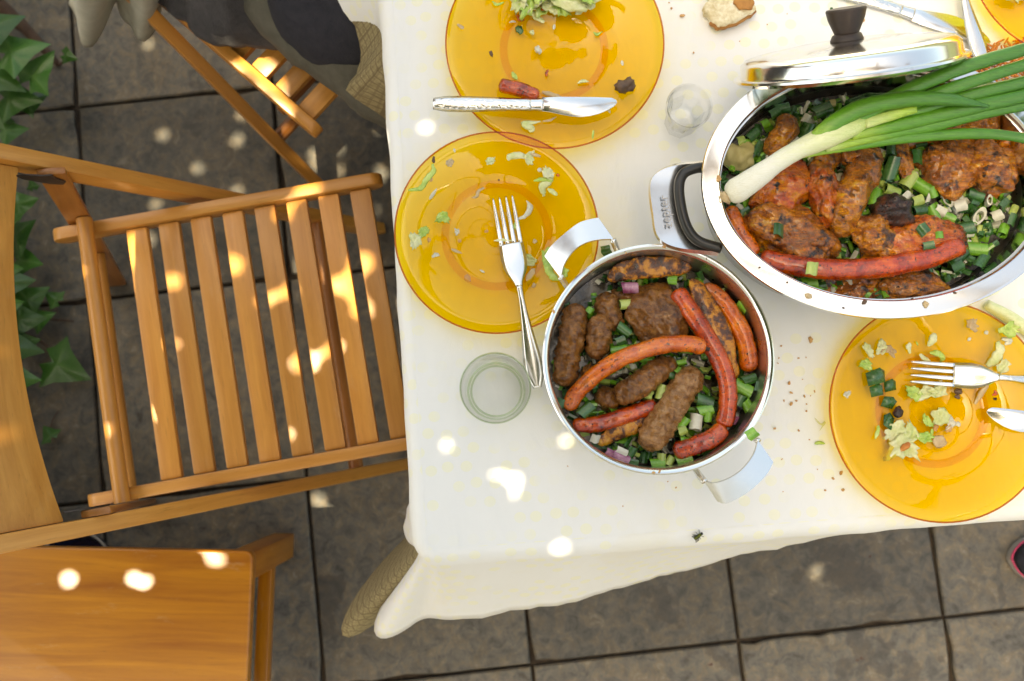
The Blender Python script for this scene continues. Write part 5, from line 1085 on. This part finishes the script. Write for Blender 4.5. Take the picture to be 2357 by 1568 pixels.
# scraps on the far plate
for i in range(5): crumple(lambda x, y: (x, y), plD, (2325+i*28, -12-(i % 2)*14), .011, 'cabbage', 'pale scrap on the amber plate behind the leaning lid', 'scraps on the plate behind the lid', 500+i, i*60, 1.3, .004)
# grated carrot beside the pot
ca = []; rk = random.Random(9); cc = P(2318, 165, CT)
for _ in range(240):
    a_, r_ = rk.random()*6.28, math.sqrt(rk.random()); c = cc+Vector((r_*.055*math.cos(a_), r_*.036*math.sin(a_), .004+.014*(1-r_*r_)*rk.random()+.001)); d = Vector((rk.uniform(-1, 1), rk.uniform(-1, 1), rk.uniform(-.3, .3))).normalized()*rk.uniform(.004, .009)
    ca.append(tube([c-d, c+Vector((0, 0, .001)), c+d], [.0009, .0014, .0009], 4, 5))
o = obj('grated_carrot', mesh('grated_carrot', *join(*ca)), M['orange']); tag(o, 'heap of orange grated carrot behind the oval pot rim', 'carrot', kind='stuff')
# bread
bp = [(150, 40), (165, 75), (195, 112), (215, 150), (240, 176), (285, 168), (335, 162), (400, 125), (470, 92), (500, 62), (490, 30), (455, -5), (440, -90), (300, -120), (180, -80), (200, -10)]
w2 = [P(*z5(*q), CT+.012) for q in bp]; br = thing('bread_piece', P(*z5(330, 40), CT), 'torn piece of white bread with a brown crust lying on the cloth', 'bread')
bx = []
for i in range(len(w2)):
    a_, b_ = w2[i], w2[(i+1) % len(w2)]
    for k in range(3): q = a_.lerp(b_, k/3); bx.append(q+Vector((noise.noise(q*180), noise.noise(q*180+Vector((5, 5, 5))), 0))*.0022)
cb_ = sum(bx, Vector())/len(bx); n = len(bx); v, f = [], []
for k_, z in ((1, CT+.0005), (1.0, CT+.012), (.96, CT+.0138), (.6, CT+.0140), (.3, CT+.0135)):
    for q in bx: p = cb_.lerp(q, k_); v.append((p.x, p.y, z+.0018*noise.noise(Vector((p.x*150, p.y*150, 1)))*(z > CT+.005)))
v.append((cb_.x, cb_.y, CT+.014))
for L in range(4): f += [(L*n+i, L*n+(i+1) % n, (L+1)*n+(i+1) % n, (L+1)*n+i) for i in range(n)]
f += [(4*n+i, 4*n+(i+1) % n, 5*n) for i in range(n)]; f.append(tuple(range(n)))
obj('crumb', mesh('crumb', v, f), M['bread'], br)
cr = bx[8:28]; v, f = tube([q+Vector((0, 0, -.005)) for q in cr], .0022, len(cr), 8, .0008, 120, 1.9); obj('crust', mesh('crust', v, f), M['crust'], br)
v, f = blob((0, 0, 0), (.012, .009, .0012), 0, .0008, 90, 3, 5); me = mesh('crust_patch', v, f); o = obj('crust_patch', me, M['crust'], br); o.location = P(*z5(420, 20), CT+.0145)
# crumbs
def crumb(zf, q, r, m_, i, lab):
    v, f = blob((0, 0, 0), (r*random.uniform(.8, 1.7), r*.8, r*.4), random.random()*6, r*.35, 500, 3, i); o = obj('crumb', mesh('crumb', v, f), M[m_]); o.location = P(*zf(*q), CT+r*.3); tag(o, lab, 'crumb', 'crumbs on the tablecloth')
ci = 0
for zf, m_, lab, qs in [(z7, 'crumb', 'tan crumb on the cloth between the round pot and the leftovers plate', [(1620, 685, 4), (1475, 715, 2), (1465, 775, 1.4), (1560, 775, 1.3), (1515, 898, 2.2), (1525, 945, 1.8), (1550, 985, 1.6), (1525, 1000, 2.5), (1445, 1120, 2), (1562, 1130, 1.6), (1640, 940, 1.3), (1490, 985, 1.2), (1600, 1000, 1.1), (1480, 1270, 1.1), (1730, 1365, 2), (1690, 1420, 1.2), (1580, 880, 1), (1460, 800, 1), (1620, 960, 1.1)]),
                        (zC, 'crumb', 'reddish crumb on the cloth beside the leftovers plate rim', [(260, 1220, 2.6), (210, 1257, 1.6), (272, 1327, 3), (160, 1330, 1.8), (28, 735, 1.6), (40, 830, 1.6), (110, 1198, .9), (38, 490, 1), (90, 700, .9), (60, 1010, 1)]),
                        (z4, 'crumb', 'small crumb on the cloth near the bread', [(1930, 55, 2.2), (2000, 103, 3.2), (2075, 345, 1.8), (1915, 18, 1.2), (1862, 440, 1.0)]), (z5, 'crumb', 'crumb on the cloth beside the leaning lid', [(1202, 132, 2.6), (390, 270, 1.1), (570, 160, 1), (700, 90, .9), (790, 720, 1.1)]),
                        (z7, 'crumb', 'tiny crumb on the bare cloth below the round pot', [(960, 1410, 1.3), (920, 1380, 1.1), (430, 1305, 1), (1485, 1430, 1), (700, 1500, .9)])]:
    for x, y, r in qs: ci += 1; crumb(zf, (x, y), r*.00072, m_, ci, lab)
crumb(z5, (990, 55), .002, 'g_dark', 777, 'dark green fleck on the cloth above the lid knob')
shred(z7, None, [(1640, 1195), (1665, 1190), (1690, 1195)], .0016, 'cab_green', 'pale green shred on the cloth beside the leftovers plate rim', 'shreds on the cloth')
shred(z7, None, [(1640, 1070), (1670, 1100), (1690, 1090), (1665, 1130)], .0012, 'cabbage', 'thin yellowish cabbage thread on the cloth beside the leftovers plate', 'shreds on the cloth')
# bits on pot rims
for i, (zf, q, z, r, m_) in enumerate([(z7, (903, 230), RZ, .0022, 'crumb'), (z7, (715, 260), RZ, .0012, 'crumb'), (z7, (360, 545), RZ, .0026, 'crumb'), (z7, (850, 1335), RZ, .0022, 'crumb'), (z7, (880, 1330), RZ, .0018, 'crumb'), (z7, (1110, 290), RZ, .0012, 'scrap'), (z6, (1035, 1080), OZ, .0042, 'onionbit'), (z6, (1380, 1120), OZ, .0030, 'scrap'), (z6, (1755, 1135), OZ, .0042, 'onionbit'), (z6, (1250, 1155), OZ, .0016, 'scrap'), (z6, (735, 905), OZ, .0014, 'scrap'), (z6, (485, 360), OZ, .0035, 'crumb'), (z6, (1935, 1060), OZ, .0018, 'scrap'), (z6, (1670, 1098), OZ, .0018, 'scrap'), (z6, (905, 998), OZ, .0013, 'scrap')]):
    v, f = blob((0, 0, 0), (r*.85, r*.6, r*.25), i, r*.2, 300, 3, i+900); o = obj('food_speck', mesh('food_speck', v, f), M[m_]); o.location = P(*zf(*q), z+.0004)
    nmx = 'round' if z == RZ else 'oval'; tag(o, '%s food speck stuck on the %s pot rim' % ({'crumb': 'tan', 'scrap': 'dark', 'onionbit': 'pale onion'}[m_], nmx), 'speck', 'food specks on the %s pot rim' % nmx)
# fly
fy = P(1607, 1233, CT); fl_ = thing('fly', fy, 'small green-backed fly resting on the bare tablecloth', 'fly', rz=R_(35))
mg = mat('fly_green', (.10, .12, .01), .25, .4); mk = mat('fly_black', (.01, .01, .01), .4)
for nm, c, ax, m_ in (('thorax', (.001, 0, .0028), (.0026, .0021, .002), mg), ('abdomen', (-.0032, 0, .0025), (.0034, .0024, .0020), mg), ('head', (.0042, 0, .0027), (.0015, .0018, .0015), mk)):
    v, f = blob(c, ax, 0, 0, 1, 2, 3); obj(nm, mesh(nm, v, f), m_, fl_, False)
for s in (-1, 1):
    v, f = extrude_poly([(.001, s*.001), (-.003, s*.0042), (-.0075, s*.0042), (-.006, s*.001)], .0042, .0043); obj('wing', mesh('wing', v, f), thin_glass('fly_wing', (.6, .6, .6)), fl_, False)
    for k in (-1, 0, 1): v, f = tube([(k*.0015, 0, .002), (k*.003, s*.003, .003), (k*.0045, s*.0048, .0002)], .0003, 6, 5); obj('leg', mesh('leg', v, f), mk, fl_, False)

# ------------------------------------------------------------------ sneaker
sh = thing('sneaker', P(2482, 1292, 0), 'dark navy sneaker with pink piping on the paving beside the table', 'shoe', rz=R_(176))
def shoe_out(x): return np.interp(x, [-.14, -.13, -.1, -.03, .05, .09, .12, .135, .14], [.004, .026, .034, .034, .044, .047, .036, .018, .004])
def shoe_loft(name, lv, m_):
    v, f = [], []; n = 40
    for z, inset, x1 in lv:
        for k in range(n):
            t_ = 2*math.pi*k/n; x = -.14+.28*(.5+.5*math.cos(t_)); w_ = shoe_out(x)*max(.2, abs(math.sin(t_)))**.15*(1 if math.sin(t_) >= 0 else -1)
            v.append((x*(1-inset*2.2)+x1, w_*(1-inset*6), z+(.018*max(0, -x/.14) if z > .06 else 0)))
    for L in range(len(lv)-1): f += [(L*n+k, L*n+(k+1) % n, (L+1)*n+(k+1) % n, (L+1)*n+k) for k in range(n)]
    f += [tuple(range(n)), tuple((len(lv)-1)*n+k for k in range(n))]
    return obj(name, mesh(name, v, f), M[m_], sh, False)
shoe_loft('sole', [(0, .004, 0), (.006, 0, 0), (.018, 0, 0), (.021, .002, 0)], 'greyrub'); shoe_loft('piping', [(.0212, -.001, 0), (.0245, -.001, 0), (.0265, .004, 0)], 'pink')
shoe_loft('upper', [(.0268, .004, 0), (.040, .008, -.002), (.055, .025, -.006), (.066, .06, -.022), (.075, .095, -.045), (.08, .105, -.05)], 'shoe')
v, f = tube([(.06, -.025, .058), (.06, 0, .066), (.06, .025, .058)], .003, 10, 6); obj('lace', mesh('lace', v, f), M['pink'], sh, False)

# ------------------------------------------------------------------ person seated on the second chair
C2p = C2+n2_*.05-f2*.02
pe = thing('person', C2p, 'seated person in a charcoal sweater and olive-grey trousers beside the table', 'person', rz=A2)
def skin(name, verts, edges, rad, m_, parent, sub=2):
    me = bpy.data.meshes.new(name); me.from_pydata(verts, edges, []); o = obj(name, me, m_, parent, False)
    md = o.modifiers.new('skin', 'SKIN'); md.use_smooth_shade = True
    for i, r in enumerate(rad): me.skin_vertices[0].data[i].radius = (r, r)
    me.skin_vertices[0].data[0].use_root = True
    o.modifiers.new('sub', 'SUBSURF').levels = sub; o.modifiers['sub'].render_levels = sub; return o
def loc2(w): return Matrix.Rotation(-A2, 3, 'Z') @ (Vector(w)-C2p)
hr, hl = loc2((-.16, .68, .775)), loc2((-.10, .90, .775)); er, el = loc2((-.42, .72, .80)), loc2((-.22, 1.10, .80))
V = [(-.03, 0, .55), (-.05, 0, .70), (-.07, 0, .88), (-.06, 0, 1.02), (-.04, 0, 1.10), (-.01, 0, 1.19), (.0, 0, 1.27),
     (-.02, -.09, .53), (.36, -.10, .52), (.40, -.10, .28), (.36, -.10, .05), (-.02, .09, .53), (.36, .10, .52), (.40, .10, .28), (.36, .10, .05),
     (-.06, -.17, 1.02), tuple(er), tuple(hr), (-.06, .17, 1.02), tuple(el), tuple(hl)]
E_ = [(0, 1), (1, 2), (2, 3), (3, 4), (4, 5), (5, 6), (0, 7), (7, 8), (8, 9), (9, 10), (0, 11), (11, 12), (12, 13), (13, 14), (3, 15), (15, 16), (16, 17), (3, 18), (18, 19), (19, 20)]
skin('body', V, E_, [.12, .125, .135, .11, .055, .085, .075, .085, .065, .052, .035, .085, .065, .052, .035, .055, .042, .026, .055, .042, .026], M['skin'], pe)
for (hx, sgn) in ((hr, 1), (hl, -1)):
    fw = Vector((1, 0, 0)); fv = [tuple(hx), tuple(hx+fw*.05)]; fe = [(0, 1)]; fr = [.026, .024]
    for k, (dy, L) in enumerate(((-.027, .062), (-.009, .075), (.009, .07), (.027, .055))):
        b0 = len(fv); fv += [tuple(hx+fw*.085+Vector((0, dy, .0))), tuple(hx+fw*(.085+L*.5)+Vector((0, dy*1.1, -.003))), tuple(hx+fw*(.085+L)+Vector((0, dy*1.1, -.016)))]; fe += [(1, b0), (b0, b0+1), (b0+1, b0+2)]; fr += [.0095, .0085, .007]
    b0 = len(fv); fv += [tuple(hx+fw*.03+Vector((0, sgn*.036, -.004))), tuple(hx+fw*.065+Vector((0, sgn*.052, -.01)))]; fe += [(0, b0), (b0, b0+1)]; fr += [.0105, .008]
    skin('hand', fv, fe, fr, M['skin'], pe)
def shell(name, rings, m_, n=64, fold=.01, fq=9, seed=0):
    v, f = [], []
    for j, (x, y, z, a_, b_) in enumerate(rings):
        for k in range(n):
            t_ = 2*math.pi*k/n; fo = fold*(noise.noise(Vector((math.cos(t_)*fq*.35, math.sin(t_)*fq*.35, z*3+seed)))+.5*noise.noise(Vector((math.cos(t_)*fq, math.sin(t_)*fq, z*4+seed))))
            v.append((x+(a_+fo)*math.cos(t_), y+(b_+fo)*math.sin(t_), z+fo*.4))
    for j in range(len(rings)-1): f += [(j*n+k, j*n+(k+1) % n, (j+1)*n+(k+1) % n, (j+1)*n+k) for k in range(n)]
    f.append(tuple((len(rings)-1)*n+k for k in range(n)))
    me = mesh(name, v, f); o = obj(name, me, m_, pe, False); return o
shell('sweater', [(.0, -.03, .485, .235, .225), (.0, -.03, .495, .245, .236), (.0, -.03, .51, .248, .238), (.0, -.03, .54, .24, .228), (.0, -.025, .57, .225, .215), (.0, -.02, .61, .205, .20), (-.01, -.01, .66, .18, .19), (-.015, -.01, .72, .16, .182), (-.02, -.01, .80, .145, .175), (-.05, 0, .92, .14, .18), (-.06, 0, 1.02, .12, .19), (-.06, 0, 1.07, .08, .12), (-.05, 0, 1.10, .06, .07)], M['knit'], 160, .024, 10, 3)
for a_, b_, c_ in (((-.06, -.18, 1.0), er, hr), ((-.06, .18, 1.0), el, hl)):
    v, f = tube([a_, b_, Vector(b_).lerp(Vector(c_), .9)], [.068, .058, .042], 30, 18, .006, 14); obj('sleeve', mesh('sleeve', v, f), M['knit'], pe, False)
ls = []
for s in (-1, 1):
    ls.append(tube([(-.08, s*.09, .545), (.10, s*.11, .545), (.30, s*.115, .535), (.385, s*.11, .48), (.40, s*.105, .30), (.36, s*.10, .07)], [.10, .095, .082, .075, .066, .058], 56, 26, .010, 16, .88, seed=s+2))
    v, f = tube([(.28, s*.10, .03), (.37, s*.10, .035), (.46, s*.10, .028)], [.038, .046, .036], 16, 14, 0, 1, .62, round_end=.8); obj('shoe', mesh('shoe', v, f), M['shoe'], pe, False)
obj('trousers', mesh('trousers', *join(*ls)), M['olive'], pe, False)
# dark shirt tail over the lap
shell('shirt_hem', [(.22, -.05, .56, .135, .15), (.22, -.05, .60, .13, .145), (.20, -.05, .635, .11, .125), (.18, -.04, .65, .07, .09), (.17, -.03, .655, .03, .04)], M['navy'], 64, .004, 3, 5)
v, f = blob((.0, 0, 1.265), (.098, .082, .105), 0, .004, 12, 4, 2); obj('hair', mesh('hair', [(x-.014, y, z+.022) for x, y, z in v], f), M['hair'], pe, False)
for nm, c, ax, m_ in (('nose', (.092, 0, 1.235), (.014, .011, .017), 'skin'), ('mouth', (.084, 0, 1.198), (.006, .022, .005), 'pink'), ('eye', (.082, -.032, 1.262), (.007, .010, .007), 'black'), ('eye', (.082, .032, 1.262), (.007, .010, .007), 'black'), ('ear', (.0, -.088, 1.245), (.018, .008, .026), 'skin'), ('ear', (.0, .088, 1.245), (.018, .008, .026), 'skin')):
    v, f = blob(c, ax, 0, 0, 1, 3, 1); obj(nm, mesh(nm, v, f), M[m_], pe, False)
# cream garment over the chair back
v, f = [], []; n, m_ = 40, 22
for j in range(m_+1):
    t_ = j/m_
    for i in range(n+1):
        u = i/n; p = P(150+190*u+20*math.sin(t_*2), -95+(58*math.sin(u*9)+110*u*(1-u)*1.6+60)*t_*1.0+40*t_, .80-.46*t_); k = noise.noise(Vector((u*7, t_*2, 3)))*.02*t_
        v.append((p.x+k*.5, p.y+k, p.z))
f = [(j*(n+1)+i, j*(n+1)+i+1, (j+1)*(n+1)+i+1, (j+1)*(n+1)+i) for j in range(m_) for i in range(n)]
me = mesh('cream_jacket', v, f); o = obj('cream_jacket', me, M['cream']); s_ = o.modifiers.new('s', 'SOLIDIFY'); s_.thickness = .008
tag(o, 'cream cotton jacket hanging down behind the seated person', 'jacket')
